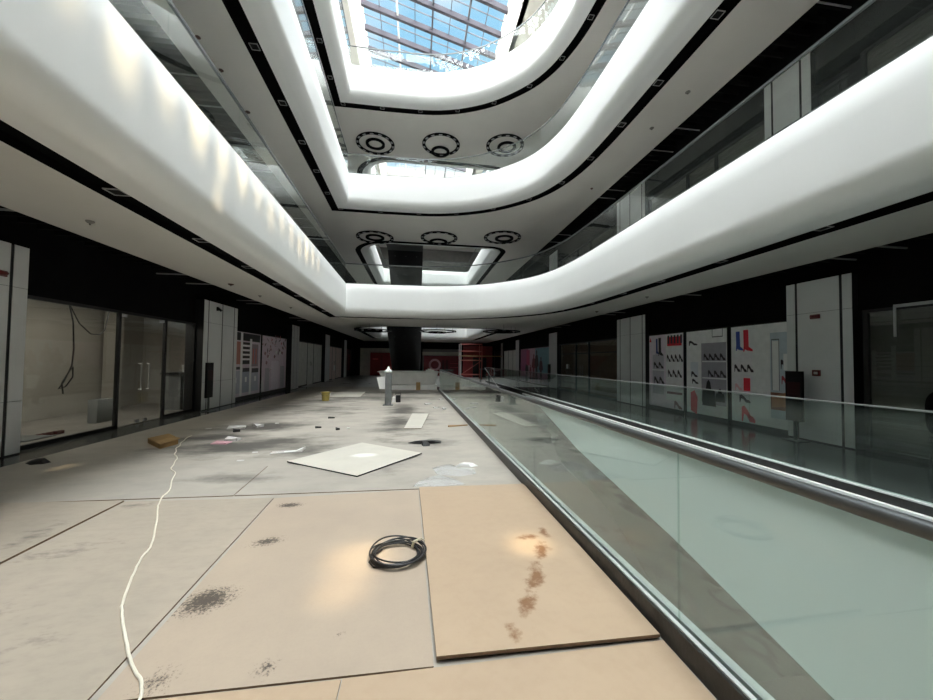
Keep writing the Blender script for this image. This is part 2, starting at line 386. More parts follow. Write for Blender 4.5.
n_trim = 1
for k, zs in enumerate(LEV):
    for vi, V in enumerate((VOID1, VOID2)):
        prof = [(.30, zs+1.33), (.07, zs+1.385), (.02, zs+1.375), (0, zs+1.35), (0, zs+1.0), (0, zs+.36)]
        for j in range(1, 9):
            t = j/8*PI/2*.93; prof.append((.30-.30*math.cos(t), zs+.36-.34*math.sin(t)))
        prof += [(.52, zs)]
        struct('trim_%d' % n_trim, sweep(MB(), V, prof), 'white', smooth=True); n_trim += 1
        sm = sweep(MB(), V, [(.52, zs-.001), (.52, zs+.1), (.84, zs+.1), (.84, zs)])
        struct('ceiling_strip', sm, 'slot')
    plate('ceiling', rect(SL, SR, Y0, Y1), [offset(VOID1, .84), offset(VOID2, .84)], zs, 'soffit', True)
    plate('floor_gallery', rect(XL-.4, XR+.4, Y0, Y1), [offset(VOID1, .25), offset(VOID2, .25)], zs+1.3, 'gallery')
    # dark open ceilings along the shop fronts
    for side, (a, b) in ((-1, (XL-.4, SL)), (1, (SR, XR+.4))):
        m = MB(); e = SL if side < 0 else SR
        m.face([(a, Y0, zs+.6), (a, Y1, zs+.6), (b, Y1, zs+.6), (b, Y0, zs+.6)])
        m.face([(e, Y0, zs), (e, Y1, zs), (e, Y1, zs+.6), (e, Y0, zs+.6)])
        struct('ceiling_recess', m, 'black')
        m = MB(); y = Y0+.2
        while y < Y1:
            m.box(b-.75, b-.02 if side < 0 else b-.45, y, y+.03, zs+.12, zs+.24) if side < 0 else m.box(a+.02, a+.75, y, y+.03, zs+.12, zs+.24)
            y += .28
        struct('ceiling_slat', m, 'slat')
        m = MB()
        for y in (4.9, 5.6, 9.3, 10.4, 13.1, 13.8, 18.2, 19.4):
            m.box(b-.8, b-.02, y, y+.025, zs+.05, zs+.075) if side < 0 else m.box(a+.02, a+.8, y, y+.025, zs+.05, zs+.075)
        struct('ceiling_strip', m, 'tbar')
    # bulkheads above the shops
    zb = zs-.88
    struct('wall_left', MB().box(XL-.3, XL, Y0, Y1, zb, zs+.6), 'black')
    struct('wall_right', MB().box(XR, XR+.3, Y0, Y1, zb, zs+.6), 'black')
    if k:
        zf = LEV[k-1]+1.3
        struct('wall_left', MB().box(XL-.3, XL-.12, Y0, Y1, zf, zb), 'darkwall')
        struct('wall_right', MB().box(XR+.12, XR+.3, Y0, Y1, zf, zb), 'darkwall')
# roof level
ZR = 17.9; zf = LEV[2]+1.3
struct('wall_left', MB().box(XL-.3, XL-.1, Y0, Y1, zf, ZR), 'cream')
struct('wall_right', MB().box(XR+.1, XR+.3, Y0, Y1, zf, ZR), 'cream')
KX0, KX1, KZ0, KZ1 = -3.35, 4.55, 21.5, 20.5
plate('ceiling', rect(XL-.4, XR+.4, Y0, Y1), [[Vector(p) for p in rect(KX0, KX1, Y0+.3, Y1-.3)]], ZR, 'soffit', True)
struct('wall_skylight', MB().face([(KX0, Y0+.3, ZR), (KX0, Y1-.3, ZR), (KX0, Y1-.3, KZ0+.3), (KX0, Y0+.3, KZ0+.3)]).face([(KX0-.25, Y0+.3, ZR+.1), (KX0-.25, Y1-.3, ZR+.1), (KX0-.25, Y1-.3, KZ0+.3), (KX0-.25, Y0+.3, KZ0+.3)]), 'wellwall')
m = MB().box(KX1, KX1+.25, Y0+.3, Y1-.3, ZR, KZ1+.2)
y = Y0+1
while y < Y1-1:                       # upright ribs on the sunny side of the well
    m.box(KX1-.06, KX1, y, y+.1, ZR, KZ1); y += 1.5
struct('wall_skylight', m, 'wellwall')
# end walls
struct('wall_back', MB().box(XL-4.7, XR+.7, Y1, Y1+.2, 0, KZ0), 'backwall')
struct('wall_front', MB().box(XL-4.7, XR+.7, Y0-.2, Y0, -4.4, KZ0+.3), 'soffit')
# outer shells of the shop strips
struct('wall_left', MB().box(XL-4.6, XL-4.4, Y0, Y1, 0, 3.2), 'storewall')
struct('ceiling_shop', MB().box(XL-4.6, XL-.28, Y0, Y1, 3.2, 3.3), 'soffit')
struct('ceiling_shop', MB().box(XR+.28, XR+.6, Y0, Y1, 3.2, 3.3), 'black')

# skylight
w = thing('window_1', (0.6, 13, ZR), kind='structure')
sl = (KZ1-KZ0)/(KX1-KX0); zk = lambda x: KZ0+sl*(x-KX0)
y = 20.0-1.5*20
while y < Y1-2.6:
    if y > Y0+.4:
        MB().hexa([(KX0, y, zk(KX0)-.30), (KX1, y+1.3, zk(KX1)-.30), (KX1, y+1.48, zk(KX1)-.30), (KX0, y+.18, zk(KX0)-.30)],
                  [(KX0, y, zk(KX0)-.01), (KX1, y+1.3, zk(KX1)-.01), (KX1, y+1.48, zk(KX1)-.01), (KX0, y+.18, zk(KX0)-.01)]).build('beam', 'beam', w)
        MB().hexa([(KX0, y+.84, zk(KX0)-.07), (KX1, y+2.14, zk(KX1)-.07), (KX1, y+2.17, zk(KX1)-.07), (KX0, y+.87, zk(KX0)-.07)],
                  [(KX0, y+.84, zk(KX0)), (KX1, y+2.14, zk(KX1)), (KX1, y+2.17, zk(KX1)), (KX0, y+.87, zk(KX0))]).build('glazing_bar', 'mullion', w)
    y += 1.5
for i in range(1, 8):
    x = KX0+(KX1-KX0)*i/8; d = .16 if i in (2, 4, 6) else .06; hw = .05 if i in (2, 4, 6) else .02
    MB().hexa([(x-hw, Y0+.3, zk(x)-d), (x+hw, Y0+.3, zk(x)-d), (x+hw, Y1-.3, zk(x)-d), (x-hw, Y1-.3, zk(x)-d)],
              [(x-hw, Y0+.3, zk(x)), (x+hw, Y0+.3, zk(x)), (x+hw, Y1-.3, zk(x)), (x-hw, Y1-.3, zk(x))]).build('mullion', 'white' if i == 2 else 'mullion', w)
MB().face([(KX0, Y0+.3, zk(KX0)+.02), (KX0, Y1-.3, zk(KX0)+.02), (KX1, Y1-.3, zk(KX1)+.02), (KX1, Y0+.3, zk(KX1)+.02)]).build('glass_pane', 'skyglass', w)

# ---------------------------------------------------------------- railings
def along(poly, closed):
    L = [0.]; n = len(poly)
    for i in range(1, n+(1 if closed else 0)): L.append(L[-1]+(Vector(poly[i % n])-Vector(poly[i-1])).length)
    return L
def at(poly, L, s):
    n = len(poly)
    for i in range(len(L)-1):
        if s <= L[i+1]+1e-9:
            t = (s-L[i])/max(1e-9, L[i+1]-L[i]); return Vector(poly[i]).lerp(Vector(poly[(i+1) % n]), t)
    return Vector(poly[(len(L)-1) % n])
def span(poly, L, s0, s1):
    pts = [at(poly, L, s0)]
    for i in range(len(L)):
        if s0+1e-4 < L[i] < s1-1e-4: pts.append(Vector(poly[i % len(poly)]))
    pts.append(at(poly, L, s1)); return pts
def strip_solid(mb, pts, t, z0, z1, mi=0):
    """upright band of thickness t along a plan path"""
    n = len(pts); lf = []; rt = []
    for i, p in enumerate(pts):
        a = pts[max(0, i-1)]; b = pts[min(n-1, i+1)]; d = (b-a).normalized(); nn = Vector((d.y, -d.x))*t/2
        lf.append(p+nn); rt.append(p-nn)
    v = []
    for a, b in zip(lf, rt): v += [(a.x, a.y, z0), (b.x, b.y, z0), (b.x, b.y, z1), (a.x, a.y, z1)]
    f = []
    for i in range(n-1):
        for k in range(4): f.append((4*i+k, 4*i+(k+1) % 4, 4*i+4+(k+1) % 4, 4*i+4+k))
    f += [(3, 2, 1, 0), (4*n-4, 4*n-3, 4*n-2, 4*n-1)]
    return mb.mesh(v, f, mi)

LVL = ['lowest gallery', 'middle gallery', 'top gallery']
for k, zs in enumerate(LEV):
    for vi, V in enumerate((VOID1, VOID2)):
        pl = offset(V, .07); L = along(pl, True); zt = zs+1.385
        r = thing('glass_railing', (pl[0].x, pl[0].y, zt),
                  ('frameless glass railing on the white edge of the %s, around the big atrium void' if vi == 0 else 'glass railing of the %s around the second void beyond the bridge') % LVL[k], 'railing', 'gallery railings')
        N_ = max(4, round(L[-1]/(1.75 if vi == 0 else 2.6))); st = L[-1]/N_
        for i in range(N_):
            if vi == 0 and at(pl, L, (i+.5)*st).y < -3.: continue
            strip_solid(MB(), span(pl, L, i*st+.003, (i+1)*st-.003), .016, zt-.05, zt+.85).build('glass_panel', 'glass', r)
        cp = pl if vi else [p for p in pl]
        m = MB(); strip_solid(m, cp+[cp[0]], .035, zt+.845, zt+.885); m.build('handrail', 'steel', r)
        m = MB(); strip_solid(m, cp+[cp[0]], .05, zt-.02, zt+.03); m.build('base_channel', 'steel', r)

# near railing, ground floor (slightly out of line with the hall)
nx = lambda y: 1.455-.0165*(y-1.6)
r = thing('glass_railing', (1.45, 1.6, 0), 'glass railing with thick grey steel handrail tube beside the plywood sheets', 'railing')
ys = [-2.95, -.55, 1.85, 4.2, 6.65, 9.05, 11.45, 13.85, 16.2, 18.4]
for a, b in zip(ys, ys[1:]):
    strip_solid(MB(), [Vector((nx(a+.003), a+.003)), Vector((nx(b-.003), b-.003))], .018, .1, 1.055).build('glass_panel', 'glassnear', r)
strip_solid(MB(), [Vector((nx(18.41), 18.41)), Vector((nx(18.4)+.7, 18.41))], .018, .1, 1.055).build('glass_panel', 'glassnear', r)
m = MB()
for o, t, z0, z1, mi in ((-.046, .018, 0, .13, 0), (-.024, .026, .0, .138, 1), (.04, .05, 0, .136, 2)):
    strip_solid(m, [Vector((nx(-3)+o, -3)), Vector((nx(18.4)+o, 18.4))], t, z0, z1, mi)
sh = m.build('base_shoe', ['shoe', 'shoetop', 'shoetop'], r); sh['label'] = 'black base shoe with bright metal top strip'
MB().tube([(nx(y_), y_, 1.078) for y_ in (-3, 2, 8, 14, 18.4)]+[(nx(18.4)+.7, 18.42, 1.078)], .027, 14).build('handrail', 'steel2', r, smooth=True)
# far railing, ground floor
r = thing('glass_railing', (5.12, 8, 0), 'long glass railing with thin steel cap across the floor opening by the shoe posters', 'railing')
y = -2.2
while y < 26:
    strip_solid(MB(), [Vector((5.14, y+.003)), Vector((5.14, y+2.397))], .016, .1, 1.085).build('glass_panel', 'glassfar', r); y += 2.4
m = MB().box(5.10, 5.118, -2.2, 26.6, .055, .15, 0).box(5.10, 5.19, -2.2, 26.6, .15, .168, 1).box(5.118, 5.19, -2.2, 26.6, 0, .15, 0)
m.build('base_shoe', ['shoe', 'shoetop'], r)
MB().box(5.12, 5.16, -2.2, 26.6, 1.085, 1.102).build('handrail', 'capgrey', r, bevel=.004)
struct('trim_90', MB().box(5.05, 5.116, -11, 16.9, -.16, .05), 'white')

# ---------------------------------------------------------------- pillars and their fittings
def pillar(y0, y1, side, z0, z1, joints, label, seams=(.84, 2.62), group='panel-clad pillars'):
    X = -6.2 if side < 0 else 8.0
    yc = (y0+y1)/2; d = .5
    xi = X if side < 0 else X
    t = thing('clad_pillar', (X-.3 if side < 0 else X+.3, yc, z0), label, 'pillar', group)
    xb0, xb1 = (X-d, X-.008) if side < 0 else (X+.008, X+d)
    MB().box(xb0, xb1, y0+.01, y1-.01, z0, z1-.01).build('core', 'joint', t)
    edges = [y0]+sum([[a-.026, a+.026] for a in joints], [])+[y1]
    zz = [z0+.02]+[z0+s for s in seams]+[z1]
    for i in range(0, len(edges), 2):
        for a, b in zip(zz, zz[1:]):
            x0, x1 = (X-.012, X) if side < 0 else (X, X+.012)
            MB().box(x0, x1, edges[i], edges[i+1], a+.003, b-.003).build('cladding_panel', 'panel', t)
    return t
pillar(4.7, 6.69, -1, 0, 3.28, [5.2, 6.45], 'pale clad pillar with red beacon next to the shop with hanging cable')
pillar(11.57, 13.56, -1, 0, 3.28, [11.80, 12.58, 13.34], 'wide pale clad pillar between the cable-strung shop and the wardrobe poster')
pillar(19.18, 20.3, -1, 0, 3.28, [19.5, 20.0], 'narrow pale pillar between the floral poster and the papered shop front')
pillar(25.9, 27.16, -1, 0, 3.28, [26.2, 26.9], 'dim pillar behind the yellow bucket, beyond the papered shop front')
pillar(32.5, 33.6, -1, 0, 3.28, [32.8], 'small distant pillar beside the dark red hoarding at the hall end')
pillar(5.66, 6.86, 1, 0, 3.28, [5.84, 6.66], 'large pale clad pillar with red call point beside the shoe shop posters')
pillar(11.81, 13.62, 1, 0, 3.28, [11.98, 12.72, 13.4], 'pale clad pillar between the brown shuttered shop and the shoe posters')
pillar(19.93, 21.2, 1, 0, 3.28, [], 'plain pale pillar between the fashion poster and the brown shuttered shop')
pillar(27.74, 28.7, 1, 0, 3.28, [], 'small distant pale pillar beyond the fashion poster')
pillar(33.2, 34.0, 1, 0, 3.28, [], 'most distant pale pillar beside the scaffold')
for k in (1, 2):
    zf = LEV[k-1]+1.3; zt = LEV[k]-.2
    for n_, (a, b, js) in enumerate([(6.3, 7.3, [6.5, 7.12]), (11.81, 13.62, [11.98, 12.72, 13.4]), (19.93, 21.2, [])]):
        pillar(a, b, 1, zf, zt, js, ['pale clad pillar with red beacon behind the %s glass railing', 'three-jointed pale clad pillar further along the %s walkway', 'plain pale pillar at the far end of the %s walkway'][n_] % LVL[k-1])
    for n_, (a, b, js) in enumerate([(5.2, 6.69, [6.33]), (11.57, 13.56, [11.8, 12.58, 13.34])]):
        pillar(a, b, -1, zf, zt, js, ['pale pillar above the hanging cable shop, behind the %s railing', 'wide pale pillar above the wardrobe poster, behind the %s railing'][n_] % LVL[k-1])

def beacon(x, y, z, side, label):
    t = thing('mounted_beacon', (x, y, z), label, 'alarm')
    s = -side
    MB().box(min(x, x+s*.03), max(x, x+s*.03), y-.09, y+.09, z-.045, z+.045).build('base', 'reddark', t, bevel=.01)
    m = MB(); n = 10
    m.lathe((0, 0, 0), [(.075, 0), (.07, .03), (.045, .06), (.01, .07)], 14)
    m.v = [(x+s*(.03+p[2]), y+p[0], z+p[1]*.5) for p in m.v]
    m.build('lens', 'reddark', t, smooth=True)
beacon(-6.2, 6.28, 2.79, -1, 'dark red alarm beacon high on the pillar by the hanging cable shop')
beacon(8.0, 6.28, 2.53, 1, 'dark red alarm beacon high on the pillar by the shoe posters')
beacon(8.0, 6.85, LEV[0]+1.3+1.55, 1, 'dark red beacon on the pillar behind the upper glass railing')
t = thing('mounted_call_point', (8.0, 6.27, 1.39), 'small red fire call point on the pillar by the shoe posters', 'alarm')
MB().box(7.965, 8.0, 6.2, 6.34, 1.33, 1.45).build('housing', 'reddark', t, bevel=.006)
MB().box(7.96, 7.966, 6.235, 6.305, 1.365, 1.415).build('glass_window', 'paper', t)
t = thing('wall_spotlight', (-6.2, 12.23, 3.09), 'tiny black lamp near the top of the wide pillar by the wardrobe poster', 'lamp')
MB().box(-6.2, -6.15, 12.2, 12.26, 3.03, 3.15).build('bracket', 'joint', t)
MB().tube([(-6.15, 12.23, 3.1), (-6.07, 12.23, 3.03)], .035, 10).build('lamp_head', 'joint', t)

def totem(x, y, label, w_=.33):
    t = thing('sign_stand', (x, y, 0), label, 'sign', 'dark sign stands')
    MB().box(x-.14, x+.14, y-.16, y+.16, 0, .015).build('base', 'steel', t)
    MB().box(x-.02, x+.02, y-.02, y+.02, .015, .42).build('post', 'steel', t)
    MB().box(x-.03, x+.03, y-w_/2, y+w_/2, .40, 1.42).build('panel', 'screen', t, bevel=.005)
    s = 1 if x < 0 else -1
    MB().box(min(x+s*.03, x+s*.033), max(x+s*.03, x+s*.033), y-w_/2+.03, y+w_/2-.03, .9, 1.2).build('display', 'screenred', t)
totem(-5.98, 11.5, 'slim black sign stand before the pillar by the glass shop doors')
totem(7.72, 6.48, 'black sign stand before the pillar with the red call point')
totem(7.75, 20.5, 'small distant black sign stand before the pillar beside the fashion poster')

# ---------------------------------------------------------------- shop fronts
def shop(y0, y1, side, mull, label, zt=2.57, fill=None, door=None, z0=0., glassm='shopglass', transom=None, grp=None, handles=True):
    X = XL if side < 0 else XR
    t = thing('storefront', (X, (y0+y1)/2, z0), label, 'shop front', grp)
    m = MB(); a, b = X-.03, X+.03
    ys = [y0]+mull+[y1]
    for i, yy in enumerate(ys):
        m.box(a, b, yy-.035 if i else yy, yy+.035 if i < len(ys)-1 else yy+.035, z0, zt)
    m.box(a, b, y0, y1, zt-.06, zt)
    for i in range(len(ys)-1):
        if door is None or i != door: m.box(a, b, ys[i], ys[i+1], z0, z0+.07)
    if transom: m.box(a, b, y0, y1, z0+transom-.02, z0+transom+.02)
    m.build('frame', 'frame', t)
    for i in range(len(ys)-1):
        if i == door:
            c = (ys[i]+ys[i+1])/2
            for q, (p, r_) in enumerate(((ys[i]+.045, c-.006), (c+.006, ys[i+1]-.045))):
                d_ = MB().box(X-.006, X+.006, p, r_, z0+.02, zt-.07).build('door', glassm, t)
                s = -side; hy = r_-.12 if q == 0 else p+.12
                MB().tube([(X+s*.01, hy, z0+.8), (X+s*.06, hy, z0+.8), (X+s*.06, hy, z0+1.4), (X+s*.01, hy, z0+1.4)], .014, 8).build('door_handle', 'chrome', d_)
                MB().box(X-.015, X+.015, hy-.06, hy+.06, z0+.02, z0+.1).build('lock', 'chrome', d_)
                hy = p if q == 0 else r_
                MB().box(X-.015, X+.015, min(hy, hy+(.16 if q == 0 else -.16)), max(hy, hy+(.16 if q == 0 else -.16)), zt-.13, zt-.07).build('hinge', 'chrome', d_)
        else:
            MB().box(X-.006, X+.006, ys[i]+.036, ys[i+1]-.036, z0+.07, zt-.06).build('glass_panel', glassm, t)
    if fill:
        s = side; x0 = X+s*.07 if fill.startswith('shutter') else X-s*.01-(.01 if s > 0 else 0)
        m = MB()
        z = z0+.02
        if fill.startswith('shutter'):
            while z < zt-.02:
                m.hexa([(x0, y0, z), (x0+s*.03, y0, z), (x0+s*.03, y1, z), (x0, y1, z)], [(x0+s*.012, y0, z+.085), (x0+s*.03, y0, z+.085), (x0+s*.03, y1, z+.085), (x0+s*.012, y1, z+.085)]); z += .09
            m.build('roller_shutter', fill, t)
        else:
            n = max(2, int((y1-y0)/1.2))
            for i in range(n):
                a_ = y0+(y1-y0)*i/n; b_ = y0+(y1-y0)*(i+1)/n
                m.box(x0, x0+.01, a_+.004, b_-.004, z0+.02, zt)
            m.build('paper_lining', fill, t)
    return t
shop(6.72, 11.55, -1, [8.85, 10.32], 'empty glass shop front with double doors and a cable hanging inside', door=1)
shop(20.3, 25.88, -1, [22.6, 23.9], 'grey papered glass shop front between two distant pillars', fill='greypaper', door=1)
shop(27.2, 32.5, -1, [29.0, 30.2], 'pinkish papered shop front beyond the yellow bucket', fill='pinkpaper', door=1)
shop(-2., 5.55, 1, [1.5, 4.55], 'dark shuttered shop front beside the pillar with the call point', fill='shutter')
tr = bpy.data.objects['storefront.003']; assert 'call point' in tr['label']
MB().box(XR-.06, XR-.03, 1.0, 5.13, 2.55, 2.60).build('top_rail', 'tbar', tr)
MB().box(XR-.05, XR-.03, 5.11, 5.14, 2.05, 2.57).build('closer_rod', 'tbar', tr)
shop(13.64, 19.9, 1, [16.3, 17.7], 'brown shuttered shop front with bright door handles', fill='shutterbrown', door=1, transom=2.0)
shop(28.7, 33.2, 1, [30., 31.5], 'pale papered shop front beyond the fashion poster', fill='greypaper')
zf = LEV[0]+1.3
for a, b, lb in ((-2, 5.5, 'dark glazed shop front of the upper walkway beside the beacon pillar'), (6.9, 11.75, 'dark glazed shop front of the upper walkway between two clad pillars'), (13.65, 19.9, 'dark glazed shop front at the far end of the upper walkway')):
    shop(a, b, 1, [a+(b-a)*.4, a+(b-a)*.62], lb, z0=zf, zt=LEV[1]-.88, fill='shutter')
# stickers on the papered fronts
for (x, y0, y1, z0, z1, lb, s) in ((XL+.045, 22.05, 22.3, 1.45, 1.7, 'white notice stuck on the grey papered shop window', 0), (XL+.075, 23.0, 23.5, .75, 1.15, 'white paper notice low on the grey papered shop door', 0),
                           (XL+.075, 29.3, 29.8, .7, 1.1, 'white notice on the pinkish papered shop door', 0), (XR-.05, 18.6, 18.85, 1.2, 1.45, 'small round-cornered white notice on the brown shuttered shop', 0)):
    tag(MB().box(x, x+.006, y0, y1, z0, z1).build('mounted_notice', 'paper', loc=(x, (y0+y1)/2, z0), bevel=.002), lb, 'notice')
# bare walls for the bays behind the camera
struct('wall_left', MB().box(XL-.2, XL, Y0, 4.68, 0, 2.57), 'darkwall')
struct('wall_right', MB().box(XR, XR+.2, Y0, -2., 0, 2.57), 'darkwall')
struct('wall_left', MB().box(XL-.2, XL-.03, 33.6, Y1, 0, 2.57), 'darkwall')
struct('wall_right', MB().box(XR, XR+.2, 34., Y1, 0, 2.57), 'darkwall')
struct('wall_right', MB().box(XR+.45, XR+.6, Y0, Y1, 0, 3.2), 'darkwall')

# interior of the empty shop
struct('floor_shop', MB().box(XL-4.6, XL-.5, Y0, Y1, -.08, -.03).box(XR+.5, XR+.7, Y0, Y1, -.08, -.03), 'storefloor')
struct('floor_shop', MB().box(XL-4.4, XL-.03, 3., 13.6, -.02, .012), 'storefloor')
struct('wall_shop', MB().box(XL-2.75, XL-2.6, 3., 13.6, 0, 3.2), 'storewall')
struct('wall_shop', MB().box(XL-4.4, XL-.05, 13.45, 13.6, 0, 3.2), 'storewall')
struct('wall_shop', MB().box(XL-4.4, XL-.25, 2.9, 3.05, 0, 3.2), 'storewall')
struct('ceiling_shop', MB().box(XL-4.4, XL-.3, 3.05, 13.45, 3.0, 3.1), 'soffit')
t = tag(MB().tube([(-7.5, 8.85, 2.98), (-7.5, 8.95, 2.7), (-7.5, 9.06, 2.3), (-7.5, 9.1, 1.7), (-7.49, 9.06, 1.35), (-7.5, 8.9, 1.0), (-7.52, 8.82, .86), (-7.5, 8.95, .9), (-7.48, 9.08, 1.1), (-7.5, 9.1, 1.32), (-7.5, 9.0, 1.2), (-7.5, 8.86, .98), (-7.5, 8.9, .75)], .014, 7)
        .tube([(-7.5, 8.95, 2.7), (-7.5, 9.2, 2.3), (-7.5, 9.5, 2.08), (-7.5, 9.75, 2.08), (-7.5, 9.88, 2.2), (-7.5, 9.95, 2.5), (-7.5, 10.05, 2.98)], .012, 7).build('hanging_cable', 'cable', loc=(-7.5, 9, 2.98), smooth=True), 'loose black cable hanging in loops inside the empty glass shop', 'cable')
tag(MB().box(-7.5, -7.3, 9.5, 10.0, .012, .55).build('concrete_block', 'concreteblock', loc=(-7.4, 9.75, .012), bevel=.01), 'grey block on the floor inside the empty glass shop', 'block')
t = thing('bucket', (-7.2, 7.35, .012), 'small white bucket on the floor inside the empty glass shop', 'bucket')
MB().lathe((-7.2, 7.35, .012), [(.10, 0), (.125, .25), (.13, .25), (.12, .24), (.10, .02)], 18).build('body', 'offwhite', t, smooth=True)
MB().tube([(-7.2+.13*math.cos(a), 7.35+.03*math.sin(a)+.0, .25-.10*math.sin(a)) for a in [PI*i/10 for i in range(11)]], .005, 6).build('handle', 'steel', t)
tag(MB().box(-7.6, -6.9, 7.52, 8.08, .012, .03).build('board_offcut', 'concreteblock', loc=(-7.2, 7.9, .012)), 'grey board offcut lying behind the empty shop window', 'board')
m = MB(); 
for i in range(5): m.box(-7.3+.06*i, -7.22+.06*i, 8.15+.05*(i % 3), 8.3+.05*(i % 3), .012, .03+.012*i)
tag(m.build('brick_fragment', 'reddark', loc=(-7.2, 8.2, .012)), 'small reddish rubble piece on the empty shop floor', 'rubble')
t = thing('shop_counter', (-7.1, 12.5, .012), 'dark fronted counter at the end of the empty glass shop', 'counter')
MB().box(-7.35, -6.88, 11.75, 13.2, .012, 1.06).build('body', 'concreteblock', t)
MB().box(-7.4, -6.83, 11.68, 13.25, 1.06, 1.11).build('counter_top', 'joint', t, bevel=.005)
t = thing('bucket', (-7.1, 12.4, 1.11), 'white bucket standing on the shop counter', 'bucket')
MB().lathe((-7.1, 12.4, 1.11), [(.10, 0), (.135, .22), (.14, .22), (.13, .21), (.10, .02)], 18).build('body', 'paper', t, smooth=True)
struct('wall_shop', MB().box(-8.9, -8.6, 11.7, 12.0, 0, 3.0), 'storewall')

# ---------------------------------------------------------------- printed hoardings
PC = {}
def pcol(h):
    if h not in PC: PC[h] = pbr('print_'+h.strip('#'), tuple(min(.85, x*2.05) for x in lin(h)[:3]), .45, var=.06, vscale=6)
    return PC[h]
def poster(y0, y1, side, z0, z1, bg, shapes, label, grp=None, X=None, cat='poster'):
    """printed board; u runs 0..1 as seen from the hall, left to right, v upward"""
    X = (XL if side < 0 else XR) if X is None else X
    t = thing('poster_board', (X, (y0+y1)/2, 0), label, cat, grp); s = -side
    MB().box(X-.02, X+.02, y0, y1, 0, z1).build('backing_board', 'frame', t)
    mats = [pcol(bg)]; idx = {bg: 0}; m = MB()
    P = lambda u, v, d: (X+s*(.022+d), (y0+u*(y1-y0)) if side < 0 else (y1-u*(y1-y0)), z0+v*(z1-z0))
    def addp(pts, c, d):
        if c not in idx: idx[c] = len(mats); mats.append(pcol(c))
        q = [P(u, v, d) for u, v in pts]
        m.face(q, idx[c])
    addp([(.01, .01), (.99, .01), (.99, .99), (.01, .99)], bg, 0)
    for i, (c, pts) in enumerate(shapes): addp(pts, c, .0006*(1+i*.25))
    m.build('print', mats, t)
    return t
R_ = lambda c, a, b, x, y: (c, [(a, b), (x, b), (x, y), (a, y)])
def heel(c, u, v, w, h):      # a high-heeled shoe in side view
    q = [(.0, .0), (.09, .0), (.17, .5), (.36, .42), (.6, .02), (1, .0), (1.02, .16), (.86, .36), (.66, .42), (.46, .74), (.2, 1.), (.0, .9)]
    return (c, [(u+a*w, v+b*h) for a, b in q])
def boot(c, u, v, w, h):
    q = [(0, 0), (.12, 0), (.18, .1), (.45, .04), (1, 0), (1, .08), (.6, .22), (.55, 1), (.02, 1), (.05, .25)]
    return (c, [(u+a*w, v+b*h) for a, b in q])
def figure(c, u, v, w, h):
    q = [(.3, 0), (.45, 0), (.5, .42), (.56, 0), (.72, 0), (.7, .48), (.95, .5), (.78, .8), (.6, .86), (.66, .95), (.5, 1), (.38, .95), (.42, .86), (.22, .8), (.05, .5), (.28, .5)]
    return (c, [(u+a*w, v+b*h) for a, b in q])
def bag(c, u, v, w, h):
    q = [(0, 0), (1, 0), (.92, .6), (.7, .62), (.62, .9), (.5, 1), (.38, .9), (.3, .62), (.08, .6)]
    return (c, [(u+a*w, v+b*h) for a, b in q])
dk, rd, nv, gy, lg = '#241c22', '#a01525', '#242a55', '#8f8a92', '#b3abb2'
ps = [R_(gy, .12, .18, .46, .72), R_(lg, .52, .12, .97, .98), boot(nv, .22, .72, .10, .22), boot(dk, .30, .70, .14, .25), R_(rd, .56, .83, .95, .95)]
ps += [R_(dk, .57+.085*i, .86, .62+.085*i, .97) for i in range(5)]
ps += [heel(dk, .55+.11*i, .62, .1, .1) for i in range(4)]+[heel(dk, .58+.13*i, .42, .11, .1) for i in range(3)]+[heel(dk, .16+.15*i, .53, .14, .09) for i in range(2)]+[heel(dk, .17+.16*i, .32, .14, .1) for i in range(2)]
ps += [R_('#e3dde2', .1, .5, .48, .515), R_('#e3dde2', .1, .29, .48, .305), R_('#e3dde2', .52, .59, .97, .605), R_('#e3dde2', .52, .39, .97, .405), R_('#5d4045', .55, .2, .96, .23), heel('#5d4045', .75, .02, .2, .1), ('#a01525', [(.02, .9), (.09, .9), (.055, .96)])]
poster(10.1, 11.78, 1, .08, 2.53, '#a9a0a8', ps, 'shoe shop poster with boots and rows of heels, next to the pillar', 'shoe shop posters')
ps = [R_('#77747c', .4, .14, .97, .84), R_('#c3bfc4', .02, .84, .97, .98), R_('#9fa2a6', .12, .45, .32, .62), heel(dk, .08, .82, .22, .06), R_('#3c3c40', .66, .9, .9, .91), R_('#3c3c40', .66, .9, .67, .99), R_('#3c3c40', .89, .9, .9, .99)]
ps += [R_('#c9c4c9', .42, .62, .97, .635), R_('#c9c4c9', .42, .43, .97, .445)]+[heel(dk, .46+.125*i, .64, .12, .08) for i in range(4)]+[heel(dk, .56+.14*i, .45, .13, .08) for i in range(3)]
ps += [bag('#0d0a0d', .4, .12, .34, .30), bag('#1a151a', .72, .18, .22, .15), heel(dk, .14, .44, .16, .07), heel(dk, .16, .36, .16, .06), ('#a32a38', [(.1, .04), (.28, .0), (.3, .2), (.22, .28), (.08, .24)]), R_('#d8cfd2', .05, .03, .12, .3), R_('#dcd6da', .3, .02, .42, .16)]
poster(8.52, 10.0, 1, .08, 2.53, '#b5b0b6', ps, 'shoe shop poster with black handbag before grey shelves', 'shoe shop posters')
ps = [R_('#b1aab1', .05, .2, .4, .72), boot('#2a3a78', .10, .74, .14, .2), boot(rd, .24, .73, .17, .22), R_('#e3dde2', .05, .71, .42, .72), R_('#e3dde2', .05, .5, .42, .51), R_('#e3dde2', .05, .3, .42, .31)]
ps += [heel(dk, .07+.12*i, .52, .11, .08) for i in range(3)]+[R_('#b01c2c', .24, .33, .36, .46), heel('#c98a90', .08, .33, .13, .07), heel(dk, .16, .21, .2, .08), heel('#b5303c', .2, .02, .24, .16)]
